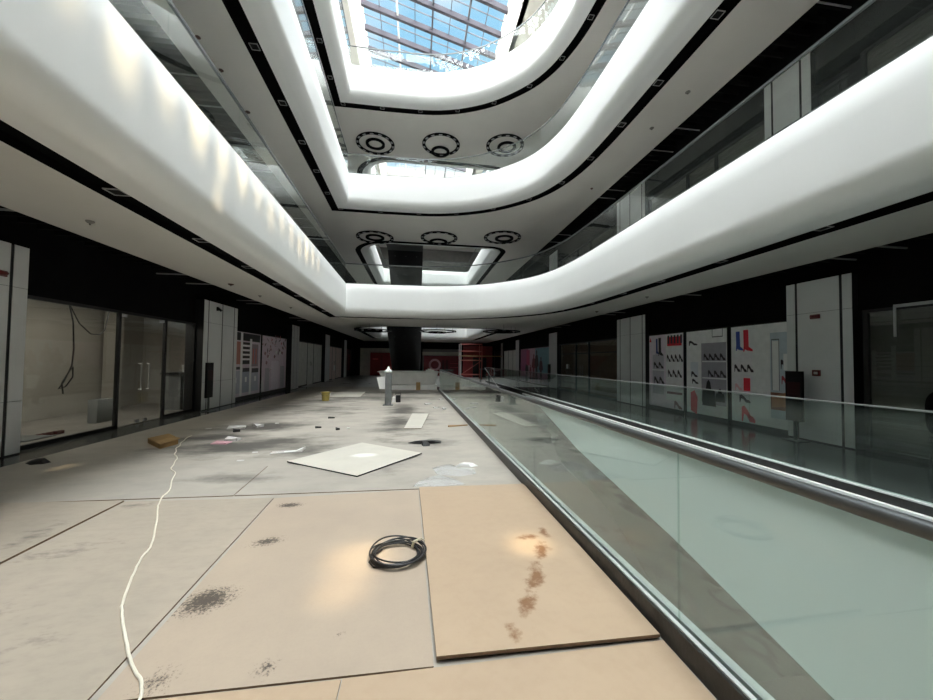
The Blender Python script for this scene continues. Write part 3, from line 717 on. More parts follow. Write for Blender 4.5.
ps += [R_('#8c949a', .70, .1, .98, .9), R_('#b9c0c4', .72, .36, .84, .82), R_('#4b4e52', .72, .36, .73, .84), R_('#4b4e52', .83, .36, .84, .84), R_('#4b4e52', .72, .83, .84, .84), R_('#6b4a3c', .70, .18, .98, .34), ('#8a6248', [(.72, .3), (.98, .36), (.98, .22), (.72, .2)]), heel(dk, .86, .56, .1, .09), R_('#e8e8e8', .9, .55, .97, .7), heel('#7a3038', .87, .42, .1, .08), R_('#c6c0c4', .45, .02, .69, .98)]
poster(6.9, 8.42, 1, .08, 2.53, '#b8b1b7', ps, 'shoe shop poster with blue and red boots, next to the sign stand', 'shoe shop posters')
# fashion poster
ps = [R_('#7d4a66', .02, .02, .3, .98), R_('#5d7d88', .45, .3, .98, .98), R_('#9c8790', .3, .02, .55, .98), R_('#6a6470', .02, .02, .98, .16)]
ps += [figure('#15131a', .18, .02, .15, .62), figure('#5d2530', .42, .05, .16, .78), figure('#2a1c24', .52, .04, .15, .9), figure('#3a2030', .66, .03, .14, .72), figure('#6b3340', .34, .03, .1, .5), R_('#8f3a55', .24, .5, .36, .95)]
poster(21.25, 27.7, 1, .05, 2.53, '#8c6a7c', ps, 'large pink and blue fashion poster with dark standing figures')
# wardrobe and floral posters
ps = [R_('#0c0b0e', .02, .86, .96, .98), R_('#7e5148', .04, .50, .30, .84), R_('#0e0c10', .36, .5, .6, .84), R_('#6e6068', .66, .46, .9, .82), R_('#b7afb6', .3, .02, .37, .98), R_('#b7afb6', .6, .02, .67, .9)]
ps += [R_('#beb8be', .36, .56+.07*i, .6, .59+.07*i) for i in range(4)]+[R_('#2a262c', .04, .42, .3, .46), R_('#85868f', .04, .06, .3, .40), R_('#767a86', .37, .06, .6, .40), R_('#85868f', .67, .06, .92, .38), R_('#231f26', .38, .38, .6, .44), R_('#231f26', .68, .36, .92, .43)]
ps += [R_('#c9c4ca', .14+.32*i, .22, .2+.32*i, .3) for i in range(3)]+[R_('#8e4a48', .70, .5, .74, .75), R_('#8e4a48', .8, .5, .84, .75)]
poster(13.6, 16.1, -1, .12, 2.56, '#9b929a', ps, 'printed wardrobe poster with black shelves and grey drawers')
ps = []
rnd = random.Random(3)
for i in range(38):
    u = rnd.random()*.85+.05; v = .70+.28*rnd.random()**.7; a = rnd.random()*6.28; l = .07+.05*rnd.random()
    ps.append((rnd.choice(['#4a2f33', '#6e3a40', '#3a2a2c', '#8a4a50']), [(u, v), (u+l*math.cos(a)*.7+.02, v+l*.5*math.sin(a)), (u+l*math.cos(a), v+l*math.sin(a)), (u+l*math.cos(a)*.6-.02, v+l*.5*math.sin(a)+.01)]))
for i in range(16):
    u = rnd.random()*.85+.03; v = .3+.4*rnd.random(); ps.append((rnd.choice(['#7b5860', '#5a3a44', '#c8b8c0']), [(u, v), (u+.05, v-.02), (u+.08, v+.03), (u+.02, v+.05)]))
ps += [R_('#8b868e', .12, .02, .28, .42), R_('#86828a', .72, .02, .9, .45), R_('#b1a4ae', .35, .02, .66, .55), ('#b8b2b8', [(.0, .02), (.1, .02), (.06, .3), (0, .2)])]
poster(16.2, 19.1, -1, .12, 2.56, '#a498a2', ps, 'pale pink poster with dark red leaves beside the wardrobe poster')
# end of the hall
ring = lambda c, u, v, r0, r1, asp: [(c, [(u+r1*math.cos(a)*asp, v+r1*math.sin(a)), (u+r1*math.cos(b)*asp, v+r1*math.sin(b)), (u+r0*math.cos(b)*asp, v+r0*math.sin(b)), (u+r0*math.cos(a)*asp, v+r0*math.sin(a))]) for a, b in [(2*PI*i/20, 2*PI*(i+1)/20) for i in range(20)]]
def backboard(x0, x1, z0, z1, bg, shapes, label):
    t = thing('hoarding', ((x0+x1)/2, Y1-.1, z0), label, 'hoarding')
    MB().box(x0, x1, Y1-.1, Y1-.005, z0, z1).build('backing_board', 'frame', t)
    mats = [pcol(bg)]; idx = {bg: 0}; m = MB()
    for i, (c, pts) in enumerate([R_(bg, 0, 0, 1, 1)]+shapes):
        if c not in idx: idx[c] = len(mats); mats.append(pcol(c))
        m.face([(x0+u*(x1-x0), Y1-.102-.0006*(i*.3), z0+v*(z1-z0)) for u, v in pts], idx[c])
    m.build('print', mats, t)
backboard(.75, 4.5, 0, 2.05, '#5c101a', ring('#a88088', .3, .55, .2, .3, .55)+[R_('#40080e', .5, .02, .56, .8), R_('#40080e', .6, .02, .66, .8), R_('#9a3038', .72, .6, .95, .64), R_('#9a3038', .72, .4, .95, .44)], 'dark red hoarding with a pale ring at the end of the hall')
struct('trim_91', MB().box(.6, 4.6, Y1-.16, Y1-.11, 2.1, 2.45), 'cream')
struct('wall_back', MB().box(XL-.5, XR+.5, Y1-.3, Y1-.12, 2.75, 4.0), 'black')
for a, b in ((XL, -5.6), (-.6, .6), (4.65, 8.1)): struct('wall_back', MB().box(a, b, Y1-.12, Y1-.02, 0, 2.75), 'black')
struct('wall_back', MB().box(-5.6, -4.62, Y1-.11, Y1-.005, 0, 2.75).box(-2.38, -.6, Y1-.11, Y1-.005, 0, 2.75), 'cream')
struct('wall_back', MB().box(-4.62, -2.38, Y1-.11, Y1-.005, 2.32, 2.75), 'cream')
backboard(-4.6, -2.4, 0, 2.3, '#6c1416', [R_('#5a0d10', .45, .05, .55, .9), R_('#b05050', .1, .7, .35, .74)], 'red door-high panel in the cream end wall, half hidden by the escalator')
poster(33.65, 37.0, -1, .05, 2.55, '#4a0f16', [R_('#6e1c24', .1, .2, .9, .8), R_('#2a080c', .4, .1, .5, .9)], 'dark red hoarding on the side wall at the hall end')
t = thing('hoarding', (5.2, 34, 0), 'tall bright red hoarding standing behind the scaffold', 'hoarding')
MB().box(4.35, 7.2, 34.0, 34.06, 0, 3.0).build('panel', 'redbright', t)
MB().box(5.3, 6.6, 33.97, 34.0, 0, 1.9).build('opening', 'joint', t)

# ---------------------------------------------------------------- ceiling fittings
def ring_light(x, y, z, ox, oy, label, hang=0.):
    t = thing('ring_downlight', (x, y, z), label, 'ceiling light', 'ceiling ring lights')
    def ann(r0, r1, zz, h, seg=40, cx=0, cy=0):
        m = MB()
        v = []; f = []
        for k in range(seg):
            a = 2*PI*k/seg
            for rr, z_ in ((r0, zz), (r1, zz), (r1, zz-h), (r0, zz-h)): v.append((x+cx+rr*math.cos(a), y+cy+rr*math.sin(a), z_))
        for k in range(seg):
            j = (k+1) % seg
            for q in range(4): f.append((4*k+q, 4*j+q, 4*j+(q+1) % 4, 4*k+(q+1) % 4))
        return m.mesh(v, f)
    m = ann(.84, 1.0, z, .05)
    for k in range(14):
        a = 2*PI*(k+.3)/14; c_, s_ = math.cos(a), math.sin(a)
        m.prism([(x+r_*c_-w_*s_, y+r_*s_+w_*c_) for r_, w_ in ((.87, -.09), (.97, -.09), (.97, .09), (.87, .09))], z-.056, z-.045, 1)
    m.build('outer_ring', ['slot', 'tbar'], t)
    ann(.36, .50, z-.001, .07, 28, ox, oy).build('inner_ring', 'slot', t)
    if hang:
        for a in (.4, 2.5, 4.6): MB().tube([(x+.92*math.cos(a), y+.92*math.sin(a), z), (x+.92*math.cos(a), y+.92*math.sin(a), z+hang)], .008, 6).build('suspension_rod', 'slat', t)
        MB().tube([(x+ox+.43, y+oy, z), (x+ox+.43, y+oy, z+hang)], .008, 6).build('suspension_rod', 'slat', t)
for k, zs in enumerate(LEV):
    for j, (x, ox, oy) in enumerate(((-2.35, 0, 0), (1.12, .0, -.75 if False else .62), (4.5, .12, .1))):
        yy = (19.45, 19.0, 18.55)[j] if k == 2 else (20.1, 19.6, 18.95)[j]
        ring_light(x, yy, zs-(.28 if k == 0 else .004), ox, oy, '%s under the bridge soffit of the %s' % (('concentric black ring light on the escalator side', 'middle black ring light with offset small ring', 'black ring light on the brown shop side')[j], LVL[k]), .278 if k == 0 else 0.)

# square downlights in the black slots
def downlight_mesh():
    m = MB(); a, b = .09, .076; z0, z1 = -.012, 0
    for (x0, x1, y0, y1) in ((-a, a, -a, -b), (-a, a, b, a), (-a, -b, -b, b), (b, a, -b, b)): m.box(x0, x1, y0, y1, z0, z1)
    return m
seed_frame = None
for k, zs in enumerate(LEV):
    path = offset(VOID1, .68); L = along(path, True); s = .6
    while s < L[-1]-.3:
        p = at(path, L, s); s += 1.74
        if p.y < 1.2: continue
        side = 'beside the hanging cable shop' if p.x < -2.9 else 'on the shoe poster side' if p.x > 5.2 else 'along the bridge'
        lab = 'white-rimmed square downlight under the %s, %s' % (LVL[k], side)
        g = 'downlights under the %s %s' % (LVL[k], side)
        if seed_frame is None:
            t = thing('downlight', (p.x, p.y, zs+.05), lab, 'downlight', g)
            mm = downlight_mesh(); mm.v = [(a+p.x, b+p.y, c+zs+.05) for a, b, c in mm.v]; mm.build('rim', 'tbar', t)
            MB().box(p.x-.075, p.x+.075, p.y-.075, p.y+.075, zs+.045, zs+.1).build('lamp_body', 'slat', t)
            seed_frame = t
        else: copy_tree(seed_frame, None, (p.x, p.y, zs+.05), lab, g)
# detectors and sprinkler heads
def sensor(x, y, z, r, mt, label, grp='ceiling sensors'):
    t = thing('ceiling_sensor', (x, y, z), label, 'sensor', grp)
    MB().lathe((x, y, z), [(r, 0), (r, -.012), (r*.6, -.03), (r*.2, -.04)], 14).build('housing', mt, t, smooth=True)
    MB().tube([(x, y, z-.038), (x, y, z-.055)], r*.18, 8).build('tip', 'joint', t)
sensor(-4.56, 5.69, LEV[0], .05, 'dotgrey', 'small round sensor on the soffit before the hanging cable shop')
sensor(-4.73, 9.94, LEV[0], .07, 'dot', 'dark sprinkler disc on the soffit before the glass shop doors')
sensor(-4.7, 11.6, LEV[0], .05, 'dotgrey', 'small pale disc on the soffit before the wide clad pillar')
sensor(-4.6, 14.0, LEV[0], .05, 'dotgrey', 'small disc on the soffit before the wardrobe poster')
sensor(-4.64, 8.09, LEV[1], .05, 'dot', 'brown disc under the middle gallery, first of three in a row', )
sensor(-4.62, 8.96, LEV[1], .05, 'dot', 'brown disc under the middle gallery, second of three in a row')
sensor(-4.66, 10.4, LEV[1], .06, 'dot', 'dark brown disc under the middle gallery, third of three in a row')
sensor(6.56, 9.34, LEV[1], .06, 'dotgrey', 'grey disc under the middle gallery over the upper walkway')
sensor(6.55, 7.94, LEV[1], .06, 'dotgrey', 'pale disc under the middle gallery nearer the pillar with beacon')
sensor(6.6, 13., LEV[1], .05, 'dot', 'dark disc under the middle gallery near the bridge curve')
sensor(6.5, 9.5, LEV[0], .05, 'dotgrey', 'small disc on the soffit before the shoe posters')
sensor(6.6, 12.6, LEV[0], .06, 'dot', 'dark disc on the soffit before the pillar beside the brown shop')

# ---------------------------------------------------------------- escalators
def escalator(z_top, z_bot, y_top, y_bot, label):
    x0, x1 = -1.95, .3
    t = thing('escalator', (0, y_top, z_bot), label, 'escalator', 'black-clad escalators')
    d = .95
    MB().hexa([(x0, y_top-2.2, z_top-d), (x1, y_top-2.2, z_top-d), (x1, y_top, z_top-d), (x0, y_top, z_top-d)],
              [(x0, y_top-2.2, z_top), (x1, y_top-2.2, z_top), (x1, y_top, z_top), (x0, y_top, z_top)]).build('landing', 'escal', t)
    MB().hexa([(x0, y_top, z_top-d), (x1, y_top, z_top-d), (x1, y_bot, z_bot-.1), (x0, y_bot, z_bot-.1)],
              [(x0, y_top, z_top), (x1, y_top, z_top), (x1, y_bot, z_bot+.4), (x0, y_bot, z_bot+.4)]).build('truss', 'escal', t)
    m = MB(); n = 9
    for i in range(n):
        f = (i+.5)/n; y = y_top+(y_bot-y_top)*f; z = z_top-d+(z_bot-.1-z_top+d)*f
        for x in (-1.5, -.8, -.1): m.box(x-.03, x+.03, y-.03, y+.03, z-.03, z+.02)
    m.build('rivet', 'rivet', t)
    for x in (x0+.05, (x0+x1)/2, x1-.05):
        MB().hexa([(x-.01, y_top-1.2, z_top), (x+.01, y_top-1.2, z_top), (x+.01, y_bot, z_bot+.3), (x-.01, y_bot, z_bot+.3)],
                  [(x-.01, y_top-1.2, z_top+.9), (x+.01, y_top-1.2, z_top+.9), (x+.01, y_bot, z_bot+1.2), (x-.01, y_bot, z_bot+1.2)]).build('balustrade', 'glass', t)
        MB().tube([(x, y_top-1.2, z_top+.93), (x, y_top, z_top+.93), (x, y_bot, z_bot+1.23)], .04, 8).build('handrail', 'joint', t)
    return t
escalator(4.78, 0, 23.6, 31.6, 'black-clad escalator underside rising behind the white counter')
escalator(9.6, 4.78, 23.6, 31.6, 'black-clad escalator seen beyond the lowest gallery railing')

# ---------------------------------------------------------------- plywood sheets and boards on the floor
def sheet(poly, z0, z1, mt, label, name='plywood_sheet', edge='plyedge', grp=None, tilt=None):
    n = len(poly); x, y = poly[0]
    m = MB()
    zz = tilt or [0]*n
    v = [(p[0], p[1], z0+t) for p, t in zip(poly, zz)]+[(p[0], p[1], z1+t) for p, t in zip(poly, zz)]
    m.mesh(v, [tuple(range(n, 2*n))], 0).mesh(v, [tuple(reversed(range(n)))]+[(i, (i+1) % n, n+(i+1) % n, n+i) for i in range(n)], 1)
    cx = sum(p[0] for p in poly)/n; cy = sum(p[1] for p in poly)/n
    return tag(m.build(name, [mt, edge], loc=(cx, cy, z0)), label, 'board', grp)
sheet([(.125, 1.895), (1.375, 1.905), (1.345, 4.42), (.055, 4.43)], .012, .03, 'plyA', 'fresh tan plywood sheet with a brown stain trail, beside the glass railing', tilt=[.012, .004, 0, 0])
sheet([(-1.395, 1.865), (.11, 1.875), (.045, 4.40), (-1.53, 4.30)], .001, .011, 'plyB', 'tan plywood sheet with black soot spots under the black cable coil')
sheet([(-2.95, 1.2), (-1.41, 1.2), (-1.545, 4.31), (-3.06, 4.37)], .001, .011, 'plyC', 'greyish plywood sheet crossed by the white cable')
sheet([(-4.6, 1.2), (-2.96, 1.2), (-3.07, 4.375), (-4.6, 4.44)], .004, .022, 'plyC', 'dull plywood sheet furthest from the railing, in front of the clad pillar')
sheet([(-.345, -.6), (1.385, -.6), (1.385, 1.892), (-.33, 1.858)], .001, .011, 'plyA', 'clean plywood strip at the railing below the stained sheet')
sheet([(-1.40, -.6), (-.352, -.6), (-.337, 1.856), (-1.39, 1.852)], .001, .010, 'plyA', 'clean plywood piece below the sheet with the cable coil')
sheet([(-3.86, 4.45), (-2.02, 4.44), (-2.10, 5.6), (-3.9, 5.6)], .0, .008, 'dust', 'dusty floor board under the white cable beyond the plywood', name='floor_board')
sheet([(-2.005, 4.44), (1.33, 4.445), (1.30, 5.6), (-2.085, 5.6)], .0, .008, 'dust', 'dusty floor board under the plastic film beyond the plywood', name='floor_board')
sheet([(-1.89, 5.76), (-.75, 4.95), (.11, 6.04), (-.97, 6.92)], .010, .028, 'board', 'loose white square board lying diagonally on the dirty floor', name='white_board', edge='frame', tilt=[.0, .0, .006, .0])
sheet([(-.26, 8.34), (.13, 8.31), (.38, 10.62), (-.1, 10.65)], .002, .014, 'board', 'narrow white board strip beyond the black rag', name='white_board', edge='plyedge')
sheet([(-4.2, 15.6), (-2.3, 15.55), (-2.4, 18.0), (-4.1, 18.1)], .002, .012, 'board', 'large white board lying beyond the yellow bucket', name='white_board', edge='plyedge')

# ---------------------------------------------------------------- loose things
# black cable coil
rnd = random.Random(5); m = MB()
for i in range(9):
    rx = .165+.005*i+rnd.uniform(-.014, .014); ry = .205+rnd.uniform(-.03, .022); cx = -.14+.003*i+rnd.uniform(-.016, .012); cy = 2.935+rnd.uniform(-.03, .03); z = .0215+.0045*i
    ph = rnd.random()*6
    m.tube([(cx+rx*math.cos(a)*(1+.02*math.sin(3*a+ph)), cy+ry*math.sin(a)*(1+.025*math.sin(2*a+ph)), z+.008*math.sin(2*a+ph)+.004) for a in [2*PI*j/48 for j in range(48)]], .0062, 8, closed=True)
m.tube([(-.25, 3.02, .03), (-.31, 2.95, .022), (-.33, 2.86, .02), (-.29, 2.79, .02), (-.2, 2.76, .03)], .0062, 8)
coil = thing('cable_coil', (-.1, 2.98, .011), 'coil of black cable lying on the plywood sheet edge', 'cable')
m.build('cable', 'cable', coil, smooth=True)
m = MB().tube([(-.01, 3.03, .025), (0, 3.03, .07), (.045, 3.06, .075), (.06, 3.07, .035)], .012, 8)
m.tube([(.02, 3.05, .07), (.06, 3.07, .075), (.09, 3.06, .065)], .006, 6); m.build('tie', 'tape', coil, smooth=True)
# white cable
cp = [(-1.16, 1.5), (-1.19, 1.8), (-1.25, 1.93), (-1.33, 2.01), (-1.47, 2.16), (-1.68, 2.42), (-1.79, 2.57), (-1.94, 2.86), (-2.06, 3.13), (-2.13, 3.34), (-2.43, 3.87), (-2.66, 4.26), (-2.85, 4.73), (-3.14, 5.3), (-3.39, 5.65), (-3.56, 6.05), (-3.8, 6.42), (-4.0, 6.78), (-4.14, 7.12), (-4.3, 7.5), (-4.4, 7.9)]
rnd = random.Random(2)
sp = catmull([Vector((a, b, 0)) for a, b in [cp[0]]+cp+[cp[-1]]], 6)
pts = []
for i, p in enumerate(sp):
    z = .0195 if p.y < 4.4 else .017 if p.y < 5.55 else .017-.0085*min(1, (p.y-5.55)/.2)
    if p.x < -3.05 and p.y < 4.5: z += .012
    pts.append((p.x+.012*math.sin(i*.9)*(p.y > 4.4)+rnd.uniform(-.003, .003), p.y, z))
tag(MB().tube(pts, .0075, 8).build('extension_cable', 'whitecable', loc=(-2, 4, .01), smooth=True), 'thin white cable snaking across the plywood towards the cardboard', 'cable')
# cardboard
t = thing('cardboard_box', (-4.5, 7.3, 0), 'flattened brown cardboard box on the floor by the white cable end', 'box')
q = [(-4.8, 7.33), (-4.29, 6.84), (-4.22, 7.2), (-4.70, 7.72)]
MB().hexa([(a, b, 0) for a, b in q], [(a, b, .075) for a, b in q]).build('body', 'carddark', t)
MB().hexa([(-4.82, 7.36, .075), (-4.52, 7.08, .075), (-4.42, 7.45, .08), (-4.72, 7.76, .078)], [(-4.82, 7.36, .083), (-4.52, 7.08, .083), (-4.42, 7.45, .09), (-4.72, 7.76, .086)]).build('flap', 'card', t)
MB().hexa([(-4.50, 7.06, .075), (-4.27, 6.82, .075), (-4.19, 7.2, .1), (-4.40, 7.42, .08)], [(-4.50, 7.06, .083), (-4.27, 6.82, .083), (-4.19, 7.2, .108), (-4.40, 7.42, .09)]).build('flap', 'card', t)
# yellow bucket
t = thing('bucket', (-3.36, 14.25, 0), 'dusty yellow bucket on the floor before the distant pillar', 'bucket')
MB().lathe((-3.36, 14.25, 0), [(.125, 0), (.155, .3), (.168, .3), (.168, .33), (.148, .33), (.12, .03)], 20).build('body', 'yellow', t, smooth=True)
MB().tube([(-3.36+.165*math.cos(a), 14.25-.05*math.sin(a)-.10, .31-.12*math.sin(a)) for a in [PI*i/10 for i in range(11)]], .006, 6).build('handle', 'steel', t)
# post with white bundle
t = thing('steel_post', (-.95, 12.83, 0), 'short square grey steel post standing on the dirty floor', 'post')
MB().box(-1.055, -.845, 12.73, 12.93, .0, 1.12).build('shaft', 'greypost', t, bevel=.01)
MB().box(-1.12, -.78, 12.66, 13.0, 0, .02).build('base_plate', 'greypost', t)
t = tag(MB().lathe((-.96, 12.83, 1.12), [(.10, 0), (.13, .04), (.10, .09), (.05, .13), (.035, .19), (.012, .22)], 14).build('bundled_bag', 'paper', loc=(-.96, 12.83, 1.12), smooth=True), 'white crumpled bag sitting on top of the grey post', 'bag')
tag(MB().hexa([(-1.26, 12.86, .55), (-1.06, 12.86, .55), (-1.06, 12.93, .55), (-1.26, 12.93, .55)], [(-1.36, 12.86, .95), (-1.06, 12.86, .98), (-1.06, 12.93, .98), (-1.36, 12.93, .95)]).build('plastic_sheet', 'paper', loc=(-1.2, 12.9, .55)), 'white plastic sheet clinging to the side of the grey post', 'sheet')
# white counter
t = thing('reception_counter', (-.4, 19.9, 0), 'white tub-shaped counter with slanted ends before the black escalator', 'counter')
m = MB().hexa([(-1.55, 19.45, .27), (1.0, 19.45, .27), (1.0, 20.5, .27), (-1.55, 20.5, .27)], [(-1.95, 19.2, .93), (1.15, 19.2, .93), (1.15, 20.8, .93), (-1.95, 20.8, .93)])
m.build('body', 'offwhite', t, bevel=.05)
MB().box(-2.0, 1.2, 19.15, 20.85, .93, .965).build('counter_top', 'paper', t, bevel=.01)
MB().box(-1.45, 1.1, 19.4, 20.6, 0, .26).build('plinth', 'offwhite', t)
tag(MB().box(.0, .22, 19.25, 19.39, .0, .4).build('carton', 'card', loc=(.1, 19.3, 0), bevel=.005), 'small brown carton leaning at the foot of the white counter', 'box')
tag(MB().box(.5, .95, 19.4, 19.8, .965, 1.06).box(.6, .8, 19.45, 19.7, 1.06, 1.12).build('paper_stack', 'paper', loc=(.7, 19.6, .965)), 'white papers stacked on the white counter top', 'papers')
t = thing('power_box', (-.66, 13.7, 0), 'small black box on the floor beside the grey post', 'box')
MB().box(-.73, -.56, 13.6, 13.75, 0, .26).build('housing', 'joint', t, bevel=.008)
MB().tube([(-.75, 13.66, .28), (-.75, 13.66, .33), (-.56, 13.66, .33), (-.56, 13.66, .26)], .012, 6).build('handle', 'joint', t)
tag(MB().box(-.86, -.75, 13.6, 13.72, 0, .2).build('paint_can', 'paper', loc=(-.8, 13.66, 0), bevel=.01), 'small white pot beside the black box on the floor', 'pot')
# black rag on the floor
rnd = random.Random(11)
def rag(cx, cy, pts, h, mt, name, label, cat, b=0.):
    n = len(pts); v = [(cx, cy, h*1.2)]; f = []
    for j, s in enumerate((.55, 1.0)):
        for x, y in pts: v.append((cx+x*s, cy+y*s, (h*rnd.uniform(.7, 1.3) if j == 0 else .004)))
    for i in range(n):
        k = (i+1) % n; f.append((0, 1+i, 1+k)); f.append((1+i, 1+n+i, 1+n+k, 1+k))
    v += [(cx+x, cy+y, .001) for x, y in pts]; v = [(x, y, z+b) for x, y, z in v]
    for i in range(n):
        k = (i+1) % n; f.append((1+n+i, 1+2*n+i, 1+2*n+k, 1+n+k))
    f.append(tuple(1+2*n+i for i in reversed(range(n))))
    return tag(MB().mesh(v, f).build(name, mt, loc=(cx, cy, 0), smooth=True), label, cat)
rag(.16, 6.80, [(-.30, .12), (-.1, .22), (.15, .20), (.34, .25), (.32, .05), (.12, .02), (.10, -.16), (-.02, -.17), (-.05, .0), (-.2, .04)], .05, 'debris', 'black_rag', 'crumpled black rag on the dirty floor by the white board corner', 'rag')
rag(-5.42, 6.08, [(-.14, 0), (-.06, .09), (.04, .10), (.15, .04), (.13, -.05), (.0, -.09)], .06, 'debris', 'black_rag', 'small black lump on the floor below the pillar with red beacon', 'rag')
rag(.55, 5.15, [(-.25, -.2), (-.3, .1), (-.05, .3), (.1, .1), (.3, .0), (.28, -.22), (.05, -.3)], .03, 'film', 'plastic_film', 'clear crumpled plastic film behind the stained plywood sheet', 'film', .008)
rag(.30, 4.68, [(-.32, -.16), (-.25, .02), (-.05, .22), (.05, .24), (.22, .05), (.33, -.15), (.0, -.19)], .018, 'film', 'plastic_film', 'flat clear plastic film against the stained plywood sheet', 'film', .008)
rag(.75, 5.32, [(-.16, .02), (-.05, .09), (.1, .07), (.17, -.02), (.05, -.08)], .04, 'paper', 'crumpled_paper', 'white crumpled scrap at the end of the film by the railing', 'paper', .008)
# crinkled film along the slanted edge of the floor opening
rnd = random.Random(21); m = MB(); nu, nv = 90, 7; vs = []; fs = []
edge_pts = [Vector(p) for p in ((1.97, 1.6), (2.28, 2.97), (2.88, 6.22), (3.9, 10.6))]; EL = along(edge_pts, False)
ridges = [(rnd.random()*EL[-1], rnd.uniform(-.9, .9), rnd.uniform(.006, .022), rnd.uniform(.012, .03), rnd.uniform(.3, 1.)) for _ in range(60)]
for i in range(nu+1):
    sp_ = EL[-1]*i/nu; p = at(edge_pts, EL, sp_)
    for j in range(nv+1):
        q = .015+.42*j/nv*(1+.12*math.sin(sp_*2.1)); h = .004+.002*math.sin(sp_*5+j)
        for (c_, sl_, ht, w_, ln) in ridges:
            d_ = (sp_-c_-sl_*q)/w_
            if abs(d_) < 1.6 and q < ln*.45: h += ht*math.exp(-d_*d_*2)*(1-q/(ln*.45))
        vs.append((p.x-q, p.y, h))
for i in range(nu):
    for j in range(nv): fs.append((i*(nv+1)+j, i*(nv+1)+j+1, (i+1)*(nv+1)+j+1, (i+1)*(nv+1)+j))
m.mesh(vs, fs)
tag(m.build('plastic_film', 'edgefilm', loc=(2.4, 5, 0), smooth=True), 'crinkled clear plastic film along the slanted floor edge behind the near glass railing', 'film')
# papers, scraps
def scrap(x, y, w_, d, rot, mt, label, name='paper_scrap', h=.006, grp=None):
    if mt in ('paper', 'pink', 'debris'): w_ *= .8; d *= .8; h *= .7
    if mt == 'paper': mt = 'greypaper2'
    c, s = math.cos(rot), math.sin(rot)
    q = [(x+a*c-b*s, y+a*s+b*c) for a, b in ((-w_/2, -d/2), (w_/2, -d/2), (w_/2, d/2), (-w_/2, d/2))]
    m = MB().hexa([(a, b, .001) for a, b in q], [(q[0][0], q[0][1], h), (q[1][0], q[1][1], h*1.6), (q[2][0], q[2][1], h), (q[3][0], q[3][1], h*2)])
    return tag(m.build(name, mt, loc=(x, y, 0)), label, 'paper', grp)
scrap(-3.95, 8.75, .42, .35, .3, 'paper', 'biggest white paper in the sooty patch beyond the cardboard', h=.03)
scrap(-3.55, 8.9, .2, .2, .8, 'paper', 'white paper next to the biggest one in the sooty patch', h=.05)
scrap(-3.5, 7.2, .34, .24, -.1, 'pink', 'pink-edged leaflet in the soot beyond the white cable', h=.02)
scrap(-3.42, 7.43, .3, .16, -.1, 'paper', 'white leaflet lying over the pink one', h=.05)
scrap(-4.5, 8.7, .14, .12, .4, 'paper', 'small white scrap alone beyond the cardboard box')
scrap(-3.3, 9.3, .1, .12, .2, 'paper', 'small white scrap behind the sooty papers')
scrap(-2.62, 5.95, .12, .08, .2, 'paper', 'tiny white scrap between soot and white board')
scrap(-2.62, 6.45, .1, .08, .2, 'paper', 'tiny white scrap in the middle of the soot')
t = thing('torn_strip', (-2.1, 6.4, 0), 'torn white strip with red print beside the diagonal white board', 'paper')
MB().hexa([(-2.34, 6.32, .001), (-1.98, 6.42, .001), (-1.98, 6.5, .001), (-2.33, 6.4, .001)], [(-2.34, 6.32, .012), (-1.98, 6.42, .012), (-1.98, 6.5, .014), (-2.33, 6.4, .02)]).build('body', 'paper', t)
MB().hexa([(-1.99, 6.4, .002), (-1.88, 6.44, .002), (-1.87, 6.62, .002), (-1.98, 6.58, .002)], [(-1.99, 6.4, .01), (-1.88, 6.44, .05), (-1.87, 6.62, .05), (-1.98, 6.58, .01)]).build('flap', 'paper', t)
MB().hexa([(-2.33, 6.34, .021), (-2.15, 6.385, .018), (-2.15, 6.40, .018), (-2.33, 6.355, .021)], [(-2.33, 6.34, .022), (-2.15, 6.385, .019), (-2.15, 6.4, .019), (-2.33, 6.355, .022)]).build('printed_line', 'redbright', t)
scrap(.43, 13.0, .35, .12, .7, 'paper', 'folded white strip before the white counter', h=.03)
scrap(1.0, 14.3, .2, .16, .2, 'paper', 'white scrap against the railing before the counter', h=.05)
scrap(.66, 11.9, .22, .14, .4, 'paper', 'white scrap beyond the narrow board strip', h=.04)
scrap(.9, 11.6, .12, .22, .2, 'paper', 'white scrap by the railing beyond the narrow board', h=.05)
scrap(-2.18, 8.62, .16, .1, .3, 'debris', 'dark crumb on the floor before the yellow bucket', h=.03)
scrap(-1.7, 8.35, .1, .1, .3, 'debris', 'dark crumb beyond the diagonal white board', h=.04)
scrap(-1.5, 8.5, .08, .08, .3, 'paper', 'tiny white chip beyond the diagonal white board', h=.02)
scrap(-3.75, 8.3, .16, .12, .5, 'debris', 'black crumb between the sooty papers and the pink leaflet', h=.05)
scrap(-2.2, 10.0, .2, .08, .1, 'debris', 'dark chip on the bare floor before the bucket', h=.03)
scrap(1.0, 8.6, .5, .05, .35, 'timber', 'thin wooden stick on the floor by the railing', name='wood_stick', h=.02)
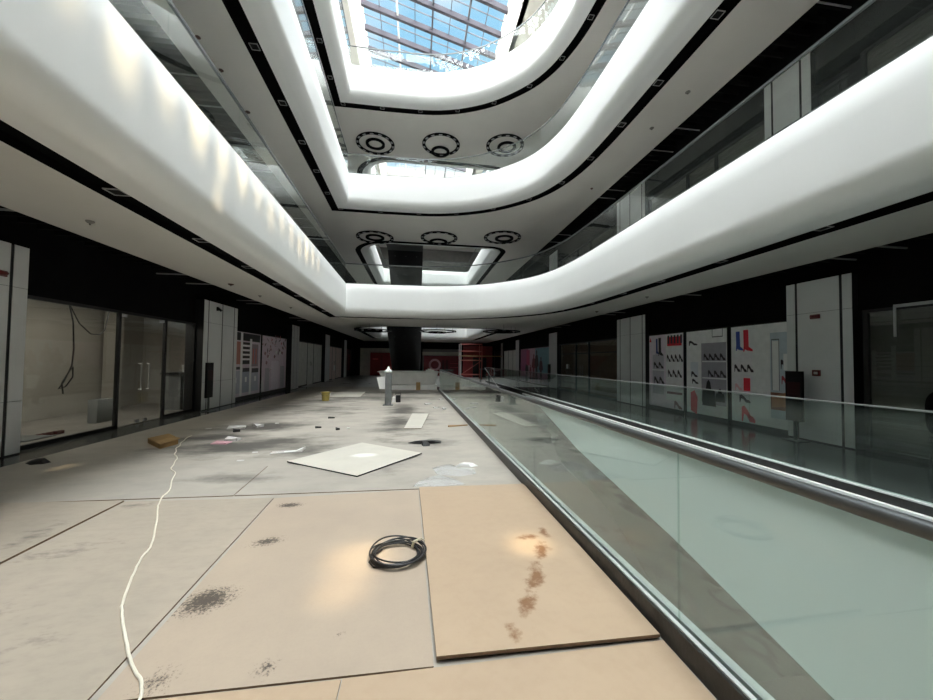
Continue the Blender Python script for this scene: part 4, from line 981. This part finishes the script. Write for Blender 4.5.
# scaffold and leaning pole at the hall end
t = thing('scaffold_tower', (4.5, 31, 0), 'red framed scaffold tower with timber plank at the hall end', 'scaffold')
for x in (3.7, 5.5):
    for y in (30.3, 31.5):
        MB().tube([(x, y, 0), (x, y, 3.05)], .035, 8).build('upright', 'tbar' if x < 4 else 'scaf', t)
m = MB()
for z in (.4, 1.6, 2.4, 3.0):
    for y in (30.3, 31.5): m.tube([(3.7, y, z), (5.5, y, z)], .028, 6)
    for x in (3.7, 5.5): m.tube([(x, 30.3, z), (x, 31.5, z)], .028, 6)
m.build('cross_rail', 'scaf', t)
MB().tube([(3.7, 30.3, .4), (5.5, 30.3, 1.6)], .022, 6).build('brace', 'scaf', t)
MB().box(3.6, 7.3, 30.55, 30.85, 1.95, 2.03).build('plank', 'timber', t)
MB().box(3.75, 5.45, 30.4, 31.4, 1.62, 1.66).build('platform', 'timber', t)
tag(MB().tube([(4.2, 17.6, .025), (4.0, 21.0, 1.15)], .02, 8).build('leaning_pole', 'paper', loc=(4.2, 17.6, 0)), 'thin white pole slanting up near the far railing end', 'pole')
t = thing('pole_stand', (4.0, 21.05, 0), 'low dark trestle carrying the upper end of the white pole', 'trestle')
MB().box(3.7, 4.3, 21.03, 21.09, 1.06, 1.12).build('top_bar', 'steel', t)
for x in (3.75, 4.25):
    MB().tube([(x, 21.06, 1.06), (x, 20.8, 0)], .02, 6).build('leg', 'steel', t); MB().tube([(x, 21.06, 1.06), (x, 21.32, 0)], .02, 6).build('leg', 'steel', t)
# black chair at the frame edge, behind the far railing
t = thing('padded_chair', (7.55, 4.06, 0), 'black chair with tall rounded back behind the far railing', 'chair')
def cushion(mb, c, sx, sy, sz, e=.45, nu=20, nv=12):
    v = []; f = []
    sg = lambda a, p: math.copysign(abs(a)**p, a)
    for i in range(nv+1):
        b = -PI/2+PI*i/nv
        for j in range(nu):
            a = 2*PI*j/nu
            v.append((c[0]+sx*sg(math.cos(b), e)*sg(math.cos(a), e), c[1]+sy*sg(math.cos(b), e)*sg(math.sin(a), e), c[2]+sz*sg(math.sin(b), e)))
    for i in range(nv):
        for j in range(nu): f.append((i*nu+j, i*nu+(j+1) % nu, (i+1)*nu+(j+1) % nu, (i+1)*nu+j))
    return mb.mesh(v, f)
cushion(MB(), (7.55, 4.06, .49), .26, .26, .06).build('seat', 'seatblack', t, smooth=True)
cushion(MB(), (7.32, 4.06, .88), .06, .25, .33, .6).build('backrest', 'seatblack', t, smooth=True)
MB().box(7.3, 7.36, 3.99, 4.067, .4, .62).build('back_bracket', 'joint', t)
for sx in (-.2, .2):
    for sy in (-.2, .2): MB().tube([(7.55+sx, 4.06+sy, .45), (7.55+sx*1.15, 4.06+sy*1.15, 0)], .016, 8).build('leg', 'joint', t)

# ---------------------------------------------------------------- camera
cam = bpy.data.cameras.new('camera'); co = bpy.data.objects.new('camera', cam); C.objects.link(co)
cam.sensor_width = 36.; cam.sensor_fit = 'HORIZONTAL'; cam.lens = 362./933*36; cam.clip_start = .05; cam.clip_end = 300
rt = Vector((0.99053667, -0.13676615, 0.01149437)); up = Vector((-0.01556356, -0.02872089, 0.9994663)); fw = Vector((0.13636303, 0.99018692, 0.03057766))
co.matrix_world = Matrix(((rt.x, up.x, -fw.x, 0), (rt.y, up.y, -fw.y, 0), (rt.z, up.z, -fw.z, 1.55), (0, 0, 0, 1)))
S.camera = co

# ---------------------------------------------------------------- light
LZ, LS = 7.2, 5.6
wd = bpy.data.worlds.new('sky'); S.world = wd; wd.use_nodes = True
nt = wd.node_tree; N = nt.nodes; L = nt.links; N.clear()
out = N.new('ShaderNodeOutputWorld'); bg = N.new('ShaderNodeBackground'); L.new(bg.outputs[0], out.inputs[0])
tc = N.new('ShaderNodeTexCoord')
nz = N.new('ShaderNodeTexNoise'); nz.inputs['Scale'].default_value = 5.; nz.inputs['Detail'].default_value = 6
L.new(tc.outputs['Generated'], nz.inputs['Vector'])
cr = N.new('ShaderNodeValToRGB'); cr.color_ramp.elements[0].position = .38; cr.color_ramp.elements[1].position = .68
cr.color_ramp.elements[0].color = (.19, .38, .52, 1); cr.color_ramp.elements[1].color = (.50, .55, .57, 1)
L.new(nz.outputs['Fac'], cr.inputs[0])
# unseen bright lobes added overhead and to both sides to light the hall, clear blue sky low in front
def lobe(v, a, b):
    dt = N.new('ShaderNodeVectorMath'); dt.operation = 'DOT_PRODUCT'; dt.inputs[1].default_value = Vector(v).normalized()
    L.new(tc.outputs['Generated'], dt.inputs[0])
    mr = N.new('ShaderNodeMapRange'); mr.interpolation_type = 'SMOOTHSTEP'; mr.inputs[1].default_value = a; mr.inputs[2].default_value = b
    L.new(dt.outputs['Value'], mr.inputs[0]); return mr.outputs[0]
def mad(a, k, b):
    m_ = N.new('ShaderNodeMath'); m_.operation = 'MULTIPLY_ADD'; m_.inputs[1].default_value = k
    L.new(a, m_.inputs[0])
    if isinstance(b, float): m_.inputs[2].default_value = b
    else: L.new(b, m_.inputs[2])
    return m_.outputs[0]
zen = lobe((0, -.35, .94), .55, .85); ea = lobe((.62, -.1, .78), .80, .95); we = lobe((-.62, -.1, .78), .80, .95)
bg.inputs[1].default_value = 1.
L.new(mad(zen, LZ, mad(ea, LS, mad(we, LS, 1.))), bg.inputs[1])
cm = N.new('ShaderNodeMath'); cm.operation = 'ADD'; cm.use_clamp = True; L.new(ea, cm.inputs[0]); L.new(we, cm.inputs[1])
cm2 = N.new('ShaderNodeMath'); cm2.operation = 'MAXIMUM'; L.new(cm.outputs[0], cm2.inputs[0]); L.new(zen, cm2.inputs[1])
mx = N.new('ShaderNodeMix'); mx.data_type = 'RGBA'; L.new(cm2.outputs[0], mx.inputs[0]); L.new(cr.outputs[0], mx.inputs[6]); mx.inputs[7].default_value = (.98, 1., .99, 1)
L.new(mx.outputs[2], bg.inputs[0])

pa = bpy.data.lights.new('skylight_portal', 'AREA'); pa.shape = 'RECTANGLE'; pa.size = KX1-KX0; pa.size_y = Y1-Y0-.6
try: pa.cycles.is_portal = True
except Exception: pass
po = bpy.data.objects.new('skylight_portal', pa); C.objects.link(po); po.location = ((KX0+KX1)/2, (Y0+Y1)/2, (KZ0+KZ1)/2+.05); po.rotation_euler = (0, math.atan(-sl), 0)

sn = bpy.data.lights.new('sun', 'SUN'); sn.energy = 2.2; sn.angle = math.radians(1.5); sn.color = (1., .86, .62)
so = bpy.data.objects.new('sun', sn); C.objects.link(so)
so.rotation_euler = Vector((.80, .12, -.58)).to_track_quat('-Z', 'Y').to_euler()

# added fill light to brighten the empty shop; no lamp known there
al = bpy.data.lights.new('shop_fill_light', 'AREA'); al.shape = 'RECTANGLE'; al.size = 5.; al.size_y = .5; al.energy = 24.; al.color = (1., .93, .82)
ao = bpy.data.objects.new('shop_fill_light', al); C.objects.link(ao); ao.location = (-7.6, 8.6, 2.96); ao.rotation_euler = (0, 0, PI/2)
# added spots imitating sun thrown back by the top gallery panes: warm pools on the floor and on the edge of the lowest gallery
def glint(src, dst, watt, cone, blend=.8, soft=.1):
    l = bpy.data.lights.new('sun_glint_spot', 'SPOT'); l.energy = watt; l.spot_size = math.radians(cone); l.spot_blend = blend; l.shadow_soft_size = soft; l.color = (1., .78, .44)
    o = bpy.data.objects.new('sun_glint_spot', l); C.objects.link(o); o.location = src
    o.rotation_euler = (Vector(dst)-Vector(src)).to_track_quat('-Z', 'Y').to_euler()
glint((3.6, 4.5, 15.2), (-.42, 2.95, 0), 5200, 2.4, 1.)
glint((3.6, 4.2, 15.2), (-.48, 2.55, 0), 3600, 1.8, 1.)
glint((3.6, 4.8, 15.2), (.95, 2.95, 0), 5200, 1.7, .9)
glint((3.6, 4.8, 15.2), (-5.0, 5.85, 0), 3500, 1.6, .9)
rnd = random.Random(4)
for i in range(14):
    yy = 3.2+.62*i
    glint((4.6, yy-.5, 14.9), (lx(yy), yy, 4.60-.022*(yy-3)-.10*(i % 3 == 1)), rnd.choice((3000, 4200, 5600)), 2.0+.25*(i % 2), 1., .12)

S.view_settings.view_transform = 'Standard'
try: S.view_settings.look = 'None'
except Exception: pass
S.view_settings.exposure = .96; S.view_settings.gamma = 1.0; S.view_settings.use_curve_mapping = False
try:
    S.cycles.max_bounces = 10; S.cycles.diffuse_bounces = 6; S.cycles.glossy_bounces = 4; S.cycles.transparent_max_bounces = 24
    S.cycles.sample_clamp_indirect = 8.; S.cycles.use_denoising = True; S.cycles.caustics_reflective = False
except Exception: pass
